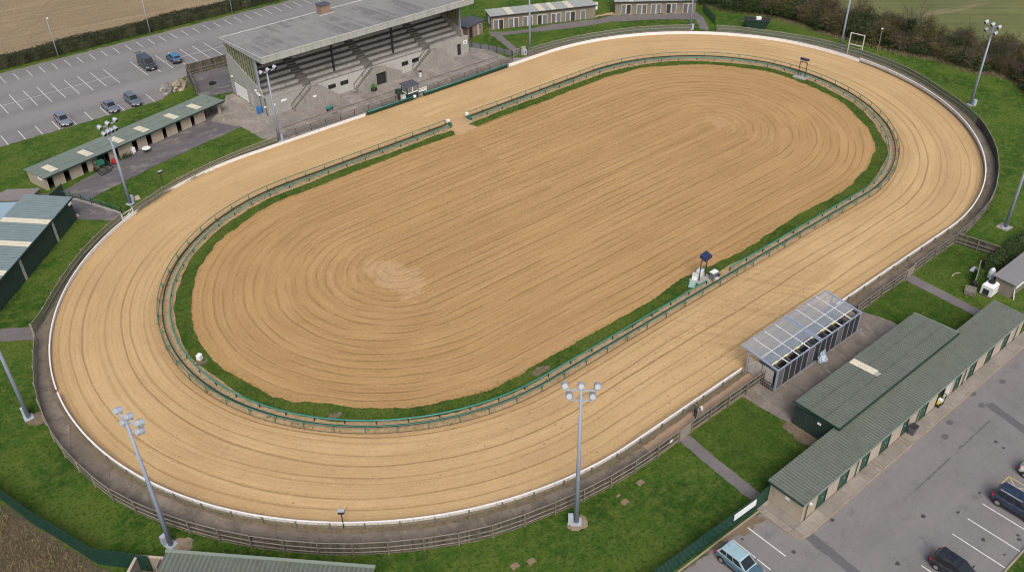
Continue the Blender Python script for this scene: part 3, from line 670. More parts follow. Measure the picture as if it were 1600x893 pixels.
# outer white rail of the track
def apt(s0, s1, R=37.5, step=1.0):
    P = stad(R, step); return [(x, y) for x, y, s in P if s0 <= s <= s1]
Ls = X1-X0
def white_rail(label, pts, h, back=True, sp=2.9, face='board_white'):
    t = thing('track_rail', label, 'rail'); f = resample(pts, .8); n = len(f)
    ribbon(f, .38 if back else .04, h-.06, 0, .03).build('board_face', M[face], t)
    if back: ribbon(f, .10, .29, -.03, .03).build('lower_board', M['old_green_board'], t)
    ribbon(f, h-.058, h, -.02, .14).build('cap', M['white_paint'], t)
    pp = resample(pts, sp); po = MB().cbox((0,-.12,h*.45),(.10,.12,h*.9)).build('post', M['post_wood'] if back else M['timber'], t); post_copies(po, pp, t); return t
T30 = 30*math.pi
loop = stad(37.5, 1.0)
nearL = [(x,y) for x,y,s in loop if s > 2*Ls+T30+T30*.47] + [(x,y) for x,y,s in loop if s < 60.3-X0]
white_rail('white-capped board rail round the bottom left bend up to the glass-roofed pens', nearL, .80)
white_rail('white-capped board rail along the right bend from the pens to the far hedge', [(x,y) for x,y,s in loop if 75.0-X0 < s < Ls+T30*.5], .80)
white_rail('low white kerb board round the top right bend below the hedge', [(x,y) for x,y,s in loop if Ls+T30*.49 < s < Ls+T30+(X1-92.2)], .55, False, 4, 'white_paint')
white_rail('low white kerb board along the left bend beside the shed grass', [(x,y) for x,y,s in loop if Ls+T30+(X1-64.2) < s < 2*Ls+T30+T30*.47], .45, False, 4, 'white_paint')
# teal barriers in front of the stand
def teal_barrier(label, x0, x1):
    t = thing('crowd_barrier', label, 'barrier'); y = 112.95
    MB().tube([(x0,y,.66),((x0+x1)/2,y,.66),(x1,y,.66)], .085, 8).build('top_pipe', M['teal_paint'], t, True)
    MB().box(x0,y+.04,.05,x1,y+.34,.60).build('panel', M['dark_green'], t)
    MB().box(x0,y-.02,.26,x1,y+.03,.50).build('padding', M['dark_green'], t)
    po = MB().cbox((0,.16,.36),(.1,.1,.72)).build('post', M['dark_green'], t); post_copies(po, resample([(x0+.1,y),(x1-.1,y)], 2.6), t)
    return t
t = teal_barrier('teal pipe barrier along the track left of the judges hut', 64.4, 72.9)
MB().cbox((73.05,112.95,.62),(.45,.3,.34)).build('end_pad', M['white_plastic'], t)
teal_barrier('teal pipe barrier along the track right of the judges hut', 74.9, 92.0)
# spectators' post and wire fence on the stand apron
def wire_fence(label, fp):
    t = thing('post_and_rail_fence', label, 'fence'); pp = resample(fp, 2.5)
    for z in (.62, 1.08):
        r = MB()
        for a, b in zip(pp, pp[1:]): r.tube([(a.x,a.y,z),(b.x,b.y,z)], .028, 5)
        r.build('rail', M['rust'], t)
    po = MB().tube([(0,0,0),(0,0,1.1)], .04, 6).build('post', M['dark_metal'], t); post_copies(po, pp, t)
    if 'thin_wire' not in M: M['thin_wire'] = glass_mat('thin_wire_infill', (.14,.13,.11), .22, .7)
    ribbon(resample(fp, 1.2), .1, 1.02, 0, .008).build('wire_panel', M['thin_wire'], t)
wire_fence('thin dark post and wire fence on the stand apron left of the judges hut', [(50.4,114.6),(60,114.3),(70.3,114.2)])
wire_fence('thin dark post and wire fence on the stand apron right of the judges hut', [(76.0,114.15),(84,114.2),(94.6,114.6)])
# kerb line across the apron
mb = MB(); mb.bar((52.5,118.0,.06),(94,118.0,.06),.14,.12); struct(mb.build('kerb_apron', M['dirt']))
# inner running rail: thin teal top rail, dark hare rail, posts
def inner_piece(R, smin, smax):
    P = stad(R, 1.0); return [(x,y) for x,y,s in P if smin <= s <= smax]
gapc = Ls+T30  # start of the far straight in s
sg0 = gapc+(X1-75.0); sg1 = gapc+(X1-71.7)   # the opening in the far straight
def outer_line(R):
    P = stad(R, 1.0); T = 2*Ls+2*T30
    return [(x,y) for x,y,s in sorted([(x,y,(s-sg1) % T) for x,y,s in P], key=lambda q: q[2]) if s <= T-(sg1-sg0)]
M['dull_green'] = weathered('dull_green_rail', (.035,.165,.125), .2, 2.0, .45, dirt=(.03,.09,.065), bump=0)
t = thing('running_rail', 'thin teal running rail with dark hare rail round the inside of the sand track', 'rail')
L1 = outer_line(26.62); L2 = outer_line(26.15)
MB().tube([(x,y,.93) for x,y in L1], .05, 6).build('top_rail', M['dull_green'], t, True)
ribbon(L2, .40, .55, 0, .12).build('hare_rail', M['dark_green'], t)
ribbon(outer_line(26.66), .02, .10, 0, .04).build('ground_board', M['timber'], t)
po = MB(); po.bar((0,0,0),(0,0,.93),.06,.06); po.bar((0,0,.50),(0,.45,.44),.05,.05); po = po.build('post', M['green_paint'], t); post_copies(po, resample(L1, 2.95), t)
def inner_rail(label, pts):
    t = thing('guard_rail', label, 'rail')
    MB().tube([(x,y,.50) for x,y in pts], .075, 7).build('top_rail', M['teal_paint'], t, True)
    po = MB().bar((0,-.02,0),(0,-.02,.5),.09,.09).build('post', M['dark_green'], t); post_copies(po, resample(pts, 2.95), t)
FR = 25.38
lineF = stad(FR, 1.0)
inner_rail('thick teal guard rail beside the grass round the left half of the infield', [(x,y) for x,y,s in lineF if s >= sg1] + [(x,y) for x,y,s in lineF if s <= 69.6-X0])
inner_rail('thick teal guard rail beside the grass round the right half of the infield', [(x,y) for x,y,s in lineF if 72.2-X0 <= s <= sg0])
for x, lab in ((71.55,'white padded rail end on the left of the infield opening'),(75.1,'white padded rail end on the right of the infield opening')):
    t = thing('rail_end', lab, 'rail end', (x,102.1,0)); MB().cbox((0,0,.78),(.42,.36,.40)).build('pad', M['white_plastic'], t); MB().cbox((0,-.4,.34),(.14,1.0,.68)).build('end_frame', M['green_paint'], t)
# green mesh security fences
def mesh_fence(label, pts, h=1.9, sp=2.7):
    t = thing('security_fence', label, 'fence'); f = resample(pts, .6)
    ribbon(f, .05, h, 0, .02).build('mesh_panel', M['mesh_green'], t)
    mb = MB()
    for a, b in zip(f, f[1:]):
        for k in range(4):
            c = a.lerp(b, k/4); mb.cbox((c.x,c.y,h/2+.04),(.022,.022,h))
    mb.build('pales', M['green_paint'], t)
    for z in (.35, h-.2):
        r = MB()
        for a, b in zip(f, f[1:]): r.bar((a.x,a.y,z),(b.x,b.y,z),.03,.05)
        r.build('rail', M['dark_green'], t)
    po = MB().cbox((0,0,h/2),(.08,.08,h+.05)).build('post', M['dark_green'], t); post_copies(po, resample(pts, sp), t); return t
t = mesh_fence('dark green mesh fence between the lawn and the front car park', [(48.9,26.55),(47.2,26.45),(43,26.62),(37.6,26.85),(30,27.2)], 1.9)
mesh_fence('dark green palisade fence curving along the rough grass at the bottom left', [(-8,86),(-4,78),(-1.2,71),(-.7,69.2),(.5,64.9),(1.9,61.1),(3.3,57.0),(4.6,55.6),(6.3,53.6)], 1.95)
mesh_fence('green mesh fence on the grass behind the far kennel block', [(95.0,141.0),(99,143.5),(106,146.5),(116,150)], 1.8)
t = thing('banner', 'long white banner tied to the green fence beside the shed corner', 'banner', (0,0,0)); MB().hexa([(44.3,26.50,.95),(47.0,26.38,.95),(47.0,26.42,.95),(44.3,26.54,.95),(44.3,26.50,1.65),(47.0,26.38,1.65),(47.0,26.42,1.65),(44.3,26.54,1.65)]).build('sheet', M['white_plastic'], t)
MB().bar((44.25,26.515,.9),(44.25,26.515,1.7),.05).build('edge_batten', M['dark_green'], t)
# ---------------------------------------------------------------- floodlight masts
def mast(label, loc, h, face, lamps=6, box=True, pad=True, style=0, k=1.0):
    t = thing('floodlight_mast', label, 'floodlight', (*loc,0), face, 'floodlight masts round the track')
    MB().tube([(0,0,.05),(0,0,h*.5),(0,0,h)], [.21*k,.16*k,.11*k], 10).build('pole', M['steel'], t, True)
    MB().prism([(.42,-.42),(.42,.42),(-.42,.42),(-.42,-.42)], .0, .10).build('base_plate', M['lamp_steel'], t)
    if box: MB().cbox((-.15,.48,.55),(.48,.42,.9)).build('control_box', M['lamp_steel'], t)
    if pad and 0: pass
    zz = (h+.25, h-.75) if lamps > 3 else (h+.1,)
    cr = MB(); w = 1.2*k
    for i, z in enumerate(zz): cr.bar((.15,-w*(1 if i == 0 else .75),z),(.15,w*(1 if i == 0 else .75),z),.10,.10)
    cr.bar((0,0,h-.2),(.15,0,h+.3),.12,.12); cr.build('crossarm', M['lamp_steel'], t)
    spots = []
    for i, z in enumerate(zz):
        n = 3 if i == 0 else lamps-3
        for j in range(n):
            spots.append(((0 if n == 1 else (j/(n-1)*2-1))*w*(1 if i == 0 else .72), z))
    for (y, z) in spots:
        lp = MB(); c = Vector((.28, y, z+.30)); ax = Vector((.90,0,-.436))
        lp.tube([c-ax*.26, c-ax*.22, c+ax*.12, c+ax*.30], [.20*k,.235*k,.275*k,.285*k], 14); lp.bar((.15,y,z),(.28,y,z+.12),.08); lp.bar((.20,y-.30*k,z+.22),(.20,y+.30*k,z+.22),.06)
        f = lp.build('floodlight', M['lamp_steel'], t)
        ln = MB(); e = c+ax*.306; x_ = Vector((0,1,0)); y_ = ax.cross(x_)
        ln.poly([e+x_*(.255*k*math.cos(q*math.pi/5))+y_*(.255*k*math.sin(q*math.pi/5)) for q in range(10)]); ln.build('lens', M['glass_dark'], f)
    return t
def facing(x, y): return math.atan2(75-y, 72-x)
M['dirt_pale'] = weathered('trodden_soil', (.255,.205,.14), .3, 2.0, .95, dirt=(.10,.09,.05), dirt_amt=.8)
def fpad(x, y, r, seed, mat='pad', square=False):
    pts = [(x-r,y-r*.9),(x+r,y-r),(x+r,y+r),(x-r,y+r)] if square else [(x+r*1.2*math.cos(q*.6), y+r*math.sin(q*.6)) for q in range(10)]
    sheet('bare_patch', pts, .02, M[mat], .02 if square else .10, .25, seed)
for (x, y, h, lab, nl, box, fc) in (
    (35.1,35.3,14.3,'tall grey floodlight mast beside the curved board fence on the near lawn',5,True,facing(35,35)),
    (8.5,55.1,13.6,'leaning-looking grey floodlight mast at the fence above the timber enclosure',5,True,facing(8.5,55)),
    (4.2,78.3,14.0,'floodlight mast at the left edge of the grass with its lamps out of view',6,True,facing(4,78)),
    (26.7,111.3,11.0,'floodlight mast with a cluster of lamps in front of the open kennels',7,True,-1.2),
    (50.1,114.5,10.6,'slim floodlight mast at the corner of the grandstand apron',3,True,-1.35),
    (135.3,54.5,12.0,'floodlight mast on the grass at the right of the top bend',5,True,facing(135,54)),
    (105.4,34.2,13.0,'floodlight mast on a square pad at the right edge of the grass',6,False,facing(105,34)),
    (99.3,115.6,12.0,'floodlight mast standing beside the far path gate',6,False,-1.9),
    (128.2,104.3,12.0,'floodlight mast at the end of the far kennel lawn',6,True,-2.3),
    (140.1,80.6,12.5,'floodlight mast beside the scoreboard frame below the hedge',6,False,math.pi)):
    mast(lab, (x,y), h, fc, nl, box)
fpad(35.1,35.2,.8,2,'dirt_pale'); fpad(9.0,54.4,.95,3,'dirt_pale'); fpad(4.9,77.6,.95,4,'dirt'); fpad(105.4,34.3,.75,5,square=True); fpad(135.4,54.3,.6,6)
def small_lamp(name, label, x, y, h, face, head='box', lean=0):
    t = thing(name, label, 'lamp', (x,y,0), face, 'small lamp posts')
    MB().tube([(0,0,0),(0,lean,h)], .05, 6).build('pole', M['dark_metal'] if head == 'box' else M['timber_light'], t)
    if head == 'box':
        f = MB().cbox((.08,lean,h+.12),(.30,.52,.30)).build('lamp_head', M['dark_metal'], t)
        MB().cbox((.06,lean,h+.29),(.34,.56,.04)).build('hood', M['lamp_steel'], f)
    else:
        MB().cbox((0,lean,h+.06),(.26,.22,.16)).build('lamp_head', M['white_plastic'], t)
    return t
small_lamp('lamp_post', 'short post with a boxy twin lamp on the bottom left track rail', 20.1, 47.3, 1.9, .9)
small_lamp('lamp_post', 'short lamp post on the rail fence in front of the open kennels', 31.4, 111.2, 2.9, -1.3)
small_lamp('lamp_post', 'thin pale pole with a small white head right of the scoreboard frame', 142.2, 74.9, 4.6, 3.1, 'small')
for i, (x, y) in enumerate(((36.3,169.7),(53.1,170.0),(69.6,170.1))):
    t = thing('street_lamp', ('thin street lamp by the hedge at the left end of the rear car park','thin street lamp by the hedge behind the parked van','thin street lamp by the hedge nearest the grandstand roof')[i], 'street lamp', (x,y,0), -1.57, 'street lamps along the rear hedge')
    MB().tube([(0,0,0),(0,0,3.5),(0,0,7.2)], [.10,.075,.05], 7).build('pole', M['steel'], t, True); f = MB().bar((0,0,7.2),(.7,0,7.35),.06).build('arm', M['steel'], t)
    MB().cbox((.85,0,7.36),(.55,.24,.12)).build('lamp_head', M['white_plastic'], t)
# ---------------------------------------------------------------- ribbed sheet roofs
def ribbed(o, u, v, pitch, depth, th=.06, prof='box', parts=None):
    """sheet with ribs running along v, repeated along u; o corner, u and v full edge vectors"""
    o = Vector(o); u = Vector(u); v = Vector(v); n = u.cross(v).normalized()
    if n.z < 0: n = -n
    L = u.length; k = max(2, int(L/pitch)); mb = MB(); ud = u/k
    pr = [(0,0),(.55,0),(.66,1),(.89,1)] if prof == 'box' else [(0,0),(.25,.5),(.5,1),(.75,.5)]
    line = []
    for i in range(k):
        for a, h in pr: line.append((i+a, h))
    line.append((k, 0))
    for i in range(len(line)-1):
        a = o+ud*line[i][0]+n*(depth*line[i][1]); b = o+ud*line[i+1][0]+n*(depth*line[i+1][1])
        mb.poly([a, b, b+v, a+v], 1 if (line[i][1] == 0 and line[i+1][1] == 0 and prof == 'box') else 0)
    mb.poly([o-n*th, o+u-n*th, o+u+v-n*th, o+v-n*th][::-1])
    for a, b in ((o,o+u),(o+u,o+u+v),(o+u+v,o+v),(o+v,o)): mb.poly([a-n*th, b-n*th, b, a])
    return mb
def patch(o, u, v, d, mat, name, parent, pitch=.3, depth=.035):
    """a length of translucent sheet laid just over the roof ribs"""
    o = Vector(o); n = Vector(u).cross(Vector(v)).normalized(); n = n if n.z > 0 else -n
    return ribbed(o+n*d, u, v, pitch, depth, .02).build(name, [mat, mat], parent)
# ================================================================= GRANDSTAND
gs = thing('grandstand', 'concrete grandstand with a flat felted roof, stepped terrace and three outside stairs', 'grandstand', (0,0,0))
GX0, GX1, GY0, GY1 = 52.9, 91.5, 122.9, 135.2
NT_ = 10
# terrace: solid stepped profile extruded along x
ty0, tz0, ty1, tz1 = 123.9, 2.05, 134.9, 6.55
prof = [(GX0+.3, ty0, 0)]
st = []
for i in range(NT_):
    y = ty0+(ty1-ty0)*i/NT_; z = tz0+(tz1-tz0)*i/(NT_-1); st.append((y, z))
    prof += [(GX0+.3, y, z), (GX0+.3, ty0+(ty1-ty0)*(i+1)/NT_, z)]
prof.append((GX0+.3, ty1, 0))
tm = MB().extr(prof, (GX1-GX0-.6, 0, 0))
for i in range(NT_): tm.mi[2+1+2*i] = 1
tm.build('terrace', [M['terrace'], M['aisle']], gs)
# crush barriers' nosings: a lip on each step, above riser faces in darker concrete
mb = MB()
for y, z in st: mb.box(GX0+.32, y-.03, z-.05, GX1-.32, y+.16, z+.022)
mb.build('step_nosing', M['concrete'], gs)
for xa in (60.9, 72.3, 83.9):   # gangways
    mb = MB()
    for i, (y, z) in enumerate(st):
        dz = (tz1-tz0)/(NT_-1); dy = (ty1-ty0)/NT_
        mb.box(xa-.75, y-.12, z-.2, xa+.75, y+dy*.5, z+.035)
        if i < NT_-1: mb.box(xa-.75, y+dy*.5, z, xa+.75, y+dy, z+dz*.5)
    mb.build('gangway', M['aisle'], gs)
# front wall with windows openings, built of butted pieces
ZP = 2.72
wins = [(63.5,64.9),(65.7,67.2),(77.5,78.85),(79.6,81.0)]
mb = MB(); xs = GX0
MB().box(58.0,GY0,0,88.0,GY0+.02,.01)
pieces = []
def wall_run(mb, x0, x1, y0, y1, z1, holes, hz0, hz1):
    c = x0
    for a, b in holes:
        mb.box(c, y0, 0, a, y1, z1); mb.box(a, y0, 0, b, y1, hz0); mb.box(a, y0, hz1, b, y1, z1); c = b
    mb.box(c, y0, 0, x1, y1, z1)
wall_run(mb, GX0, 61.8, GY0, GY0+.3, ZP+.12, [], 0, 0); mb.build('front_wall', M['concrete'], gs)
mb = MB(); wall_run(mb, 61.8, 83.4, GY0, GY0+.3, ZP, wins, 1.25, 2.0); mb.build('front_wall', M['concrete_lt'], gs)['label'] = 'pale rendered front wall with four small windows'
mb = MB(); wall_run(mb, 83.4, GX1, GY0, GY0+.3, ZP+.38, [(90.0-.95,90.0-.1)], 0.02, 2.05); mb.build('front_wall', M['concrete'], gs)
MB().box(GX0,GY0-.04,ZP+.12,61.8,GY0+.34,ZP+.22).build('coping', M['concrete'], gs)
for a, b in wins:
    w = MB(); w.box(a, GY0+.14, 1.25, b, GY0+.18, 2.0); w = w.build('window', M['glass_dark'], gs)
    f = MB()
    for x in (a+.02, (a+b)/2, b-.02): f.box(x-.035, GY0+.10, 1.25, x+.035, GY0+.14, 2.0)
    f.box(a, GY0+.10, 1.25, b, GY0+.138, 1.30); f.box(a, GY0+.10, 1.95, b, GY0+.138, 2.0); f.build('frame', M['dark_metal'], w)
MB().box(89.05,GY0+.2,.02,89.9,GY0+.26,2.05).build('door', M['dark_room'], gs)
# parapet sill inside between terrace and front wall
MB().box(GX0+.3,GY0+.3,0,GX1-.3,ty0,2.0).build('front_walk', M['terrace'], gs)
# side walls: concrete below the raking line, old glazing above
for X, sgn, zoff in ((GX0,1,0),(GX1-.3,1,0)):
    side = [(X,GY0+.3,0),(X,GY1,0),(X,GY1,6.95),(X,124.4,3.72),(X,124.4,2.95),(X,GY0+.3,2.85)]
    MB().extr(side, (.3,0,0)).build('side_wall', M['concrete'], gs)
    g = MB(); gx = X+.12
    g.extr([(gx,125.1,3.95),(gx,GY1,6.96),(gx,GY1,9.0),(gx,125.1,8.9)], (.05,0,0)); gl = g.build('side_glazing', M['glazing_old'], gs)
    b = MB()
    for i in range(13):
        y = 125.1+(GY1-125.1)*i/12; zb = 3.95+(y-125.1)*.298; b.box(X+.07,y-.04,zb,X+.23,y+.04,8.95)
    for k in (.33,.66): 
        b.bar((X+.15,125.1,3.95+(8.9-3.95)*k),(X+.15,GY1,6.96+(9.0-6.96)*k),.06)
    b.build('glazing_bars', M['dark_metal'], gl)
    MB().box(X+.02,124.85,3.75,X+.30,125.12,9.0).build('corner_post', M['steel'], gs)
# white roller shutter, doors and lights on the near side wall
MB().box(GX0-.05,129.7,.05,GX0,133.9,2.15).build('shutter', M['shutter_white'], gs)
d = MB().box(GX0-.05,127.6,.0,GX0-.002,128.5,2.0).build('side_door', M['concrete_lt'], gs)
f = MB(); f.box(GX0-.08,127.53,0,GX0-.001,127.6,2.07); f.box(GX0-.08,128.5,0,GX0-.001,128.57,2.07); f.build('frame', M['concrete'], d)
for y, z in ((125.5,3.0),(124.9,2.9),(126.0,3.3),(123.6,1.4),(134.3,3.0)): MB().cbox((GX0-.12,y,z),(.24,.3,.2)).build('wall_lamp', M['white_plastic'], gs)
for y in (125.1,123.5): MB().tube([(GX0-.06,y,0),(GX0-.06,y,2.9)], .04, 6).build('drainpipe', M['dark_metal'], gs)
for x, z, w in ((55.2,1.75,.95),(53.9,1.5,.25)): MB().box(x,GY0-.03,z,x+w,GY0-.002,z+.33).build('sign', M['white_plastic'], gs)
s_ = MB().box(90.35,GY0-.03,1.75,91.15,GY0-.002,2.4).build('sign', M['white_plastic'], gs)
mb = MB()
for z in (1.90,2.02,2.14): mb.box(90.48,GY0-.035,z,91.02,GY0-.031,z+.06)
mb.build('print', M['dark_metal'], s_)
MB().box(58.5+1.4,121.38,1.55,58.5+2.0,121.42,1.85).build('sign', M['white_plastic'], gs)
MB().box(52.9-.02,134.9,0,91.5+.02,135.25,8.95).build('rear_wall', M['concrete'], gs)
# stairs: flight rising to the right behind a low outer kerb, then a raking wall falling away
M['stair_wall'] = weathered('stained_stair_concrete', (.265,.255,.23), .2, 1.6, .9, dirt=(.12,.115,.095), streak=True, dirt_amt=.7)
def stair_unit(x0, door):
    t = thing('stair_block', '', '', (0,0,0)); del t['label'], t['category']; t.parent = gs
    y0, y1 = 121.4, GY0; n = 11; L = 3.45; H = 2.72
    mb = MB()
    for i in range(n): mb.box(x0+L*i/n, y0+.25, 0, x0+L*(i+1)/n, y1, H*(i+1)/n)
    mb.build('flight', M['aisle'], t)
    xl = x0+L
    mb = MB().box(xl, y0+.28, 0, xl+1.3, y1, H); mb.build('landing', M['aisle'], t)
    # low outer wall of the flight and the tall raking wall
    if door:
        w = MB(); w.extr([(x0-.15,y0,0),(x0+.55,y0,0),(x0+3.4,y0,0),(x0+3.4,y0,3.15),(x0-.15,y0,.55)], (0,.25,0))
        w.box(x0+3.4,y0,2.1,x0+5.35,y0+.25,3.1); w.extr([(x0+5.35,y0,0),(x0+8.3,y0,0),(x0+8.3,y0,1.3),(x0+5.35,y0,2.75)], (0,.25,0))
        w.extr([(x0+3.4,y0,3.1),(x0+5.35,y0,3.1-.35),(x0+5.35,y0,3.1)][::1], (0,.25,0)) if 0 else None
        w.build('outer_wall', M['stair_wall'], t)
        MB().box(x0+3.42,y0+.27,0,x0+5.33,y1-.01,2.08).build('doorway', M['dark_room'], t)
    else:
        w = MB(); w.extr([(x0-.15,y0,0),(x0+7.6,y0,0),(x0+7.6,y0,.55),(x0+7.6,y0,.62),(x0+4.9,y0,2.95),(x0+3.4,y0,3.18),(x0-.15,y0,.55)], (0,.25,0)); w.build('outer_wall', M['stair_wall'], t)
    mb = MB()
    for i in range(9): mb.box(x0+4.75+2.9*i/9, y0+.28, 0, x0+4.75+2.9*(i+1)/9, y1, H*(9-i)/10)
    mb.build('flight', M['aisle'], t)
    r = MB(); r.bar((x0-.1,y1-.12,.95),(xl,y1-.12,H+.9),.05); r.bar((xl,y1-.12,H+.9),(xl+1.3,y1-.12,H+.9),.05)
    for q in (0,.5,1): r.bar((x0-.1+(xl-x0+.1)*q,y1-.12,H*q),(x0-.1+(xl-x0+.1)*q,y1-.12,.95+(H-.05)*q),.04)
    r.build('handrail', M['dark_metal'], t)
stair_unit(56.9, False); stair_unit(68.15, True); stair_unit(79.65, False)
# roof: slab, fascia all round, felt, chimney, columns
rz0, rz1 = 8.95, 9.0
rx0, rx1, ry0, ry1 = 52.55, 91.75, 121.3, 135.6
def rzt(y): return 9.95-(y-ry0)*(.95/(ry1-ry0))
mb = MB(); mb.hexa([(rx0,ry0,9.0),(rx1,ry0,9.0),(rx1,ry1,8.7),(rx0,ry1,8.7),(rx0,ry0,rzt(ry0)),(rx1,ry0,rzt(ry0)),(rx1,ry1,rzt(ry1)),(rx0,ry1,rzt(ry1))])
rf = mb.build('roof', M['felt'], gs)
fa = MB(); e = .05
for i in range(16):
    a = rx0+(rx1-rx0)*i/16; b = rx0+(rx1-rx0)*(i+1)/16-.03; fa.box(a, ry0-e, 9.0, b, ry0-.003, 10.0)
for i in range(6):
    a = ry0+(ry1-ry0)*i/6; b = ry0+(ry1-ry0)*(i+1)/6-.03
    for X, Xb in ((rx0-e, rx0-.003),(rx1+.003, rx1+e)):
        fa.hexa([(X,a,9.0-.022*(a-ry0)),(Xb,a,9.0-.022*(a-ry0)),(Xb,b,9.0-.022*(b-ry0)),(X,b,9.0-.022*(b-ry0)),(X,a,rzt(a)+.05),(Xb,a,rzt(a)+.05),(Xb,b,rzt(b)+.05),(X,b,rzt(b)+.05)])
fa.build('fascia', M['fascia'], rf)
M['trim_grey'] = weathered('pale_roof_trim', (.50,.50,.49), .1, 1.0, .8, dirt=(.25,.25,.23), dirt_amt=.6)
tr = MB(); tr.bar((rx0-.06,ry0-.06,10.0),(rx1+.06,ry0-.06,10.0),.10,.10); tr.bar((rx0-.06,ry0-.06,10.0),(rx0-.06,ry1,rzt(ry1)+.06),.10,.10); tr.bar((rx0,ry1,rzt(ry1)+.02),(rx1,ry1,rzt(ry1)+.02),.16,.10); tr.build('edge_trim', M['trim_grey'], rf)
mb = MB(); mb.box(69.6,133.4,rzt(134.5)-.1,71.3,134.9,rzt(134.5)+1.45); c_ = mb.build('chimney', M['brick'], rf)
MB().box(69.5,133.3,rzt(134.5)+1.45,71.4,135.0,rzt(134.5)+1.6).build('cap', M['slate'], c_)
MB().box(69.2,133.0,rzt(133)-.02,71.8,133.35,rzt(133)+.05).build('flashing', M['concrete_lt'], c_)
for x in (66.6, 78.0): MB().box(x-.13,125.9,2.6,x+.13,126.2,9.0).build('roof_column', M['dark_metal'], gs)
for x in (55.5,): pass
# stand-side objects
def at_stand(px, py): return at(px, py)
t = thing('recycling_bin', 'blue wheeled bin against the side wall of the grandstand', 'bin', (52.35,125.0,0)); MB().hexa([(-.28,-.26,.08),(.28,-.26,.08),(.28,.26,.08),(-.28,.26,.08),(-.36,-.33,1.0),(.36,-.33,1.0),(.36,.33,1.0),(-.36,.33,1.0)]).build('bin_body', M['tarp_blue'], t)
MB().hexa([(-.38,-.36,1.0),(.38,-.36,1.0),(.38,.36,1.0),(-.38,.36,1.0),(-.30,-.3,1.12),(.30,-.3,1.12),(.30,.3,1.12),(-.30,.3,1.12)]).build('lid', M['tarp_blue'], t)
for s in (-1,1): MB().tube([(s*.24-.04,.28,.10),(s*.24+.04,.28,.10)], .10, 10).build('wheel', M['black'], t)
# judges' hut
t = thing('judges_hut', 'small dark green hut with white framed windows and slate roof beside the track', 'hut', (0,0,0))
x0,x1,y0,y1 = 72.05,74.1,113.4,114.95
MB().box(x0,y0,0,x1,y1,1.12).build('lower_wall', M['dark_green'], t)
for (a,b,c,d,nm) in ((x0,y0,x1,y0,'front_window'),(x0,y0,x0,y1,'side_window'),(x1,y0,x1,y1,'side_window'),(x0,y1,x1,y1,'rear_window')):
    w = MB(); w.bar((a,b,1.55),(c,d,1.55),.03,.95); g_ = w.build(nm, glass_mat('hut_glass',(.25,.28,.28),.45,.1) if 'hut_glass' not in bpy.data.materials else bpy.data.materials['hut_glass'], t)
    f = MB()
    for z in (1.15,2.08): f.bar((a,b,z),(c,d,z),.09,.12)
    for q in (0,.5,1) if nm != 'side_window' else (0,1):
        p_ = (a+(c-a)*q, b+(d-b)*q); f.bar((*p_,1.1),(*p_,2.14),.10)
    f.build('frame', M['white_paint'], g_)
MB().hexa([(x0-.2,y0-.2,2.16),(x1+.2,y0-.2,2.16),(x1+.2,y1+.2,2.30),(x0-.2,y1+.2,2.30),(x0-.2,y0-.2,2.26),(x1+.2,y0-.2,2.26),(x1+.2,y1+.2,2.42),(x0-.2,y1+.2,2.42)]).build('roof', M['slate'], t)
MB().box(x0+.3,y0+.3,1.1,x1-.3,y0+.8,1.2).build('desk', M['dark_metal'], t)
t = thing('octagonal_stand', 'dark drum-shaped stand with a flat top beside the judges hut', 'stand', (71.1,114.5,0)); MB().prism([(.55*math.cos(q*math.pi/4),.55*math.sin(q*math.pi/4)) for q in range(8)],1.25,1.75).build('drum', M['dark_green'], t); MB().tube([(0,0,0),(0,0,1.25)],.18,8).build('stem', M['dark_metal'], t)
t = thing('cabinet', 'pale box cabinet on the track fence left of the judges hut', 'cabinet', (71.45,113.7,0)); MB().box(-.35,-.2,.12,.35,.2,1.0).build('body', M['board_white'], t); MB().box(-.38,-.23,1.0,.38,.23,1.06).build('lid', M['concrete_lt'], t); MB().box(-.3,-.15,0,.3,.15,.12).build('plinth', M['concrete'], t)
t = thing('white_barrier', 'short white boarded barrier right of the judges hut', 'barrier', (0,0,0)); mb = MB(); mb.bar((74.3,114.0,.62),(76.1,114.05,.62),.05,.30); mb.bar((74.3,114.0,.98),(76.1,114.05,.98),.05,.14); mb.build('boards', M['white_paint'], t)
for x in (74.35,76.05): MB().cbox((x,114.0,.55),(.1,.1,1.1)).build('post', M['white_paint'], t)
def bush_box(name, label, x, y, r, h):
    t = thing(name, label, 'planter', (x,y,0)); MB().prism([(r*math.cos(q*math.pi/5),r*math.sin(q*math.pi/5)) for q in range(10)],0,.45).build('tub', M['black'], t)
    mb = MB(); rg = random.Random(3)
    for i in range(260):
        a, b_, q = rg.uniform(0,6.28), rg.uniform(0,1.4), r*1.1*rg.uniform(.5,1); c = Vector((q*math.cos(a)*math.cos(b_), q*math.sin(a)*math.cos(b_), .45+h*math.sin(b_)*q/r*.9))
        u = Vector((rg.gauss(0,1),rg.gauss(0,1),rg.gauss(0,1))).normalized()*.10; v = u.orthogonal().normalized()*.06; mb.poly([c-u,c+v,c+u,c-v])
    mb.build('plant', M['leafgreen'], t, fix=False)
bush_box('planter', 'round black planter with a bright green shrub on the stand apron', 70.2, 120.3, .5, .8)
t = thing('wheelbarrow', 'green wheelbarrow-like cart left on the stand apron', 'cart', (61.0,118.6,0), .3); MB().hexa([(-.45,-.25,.3),(.35,-.25,.3),(.35,.25,.3),(-.45,.25,.3),(-.6,-.36,.62),(.5,-.36,.62),(.5,.36,.62),(-.6,.36,.62)]).build('tray', M['teal_paint'], t); MB().tube([(-.5,-.04,.2),(-.5,.04,.2)],.2,12).build('wheel', M['black'], t)
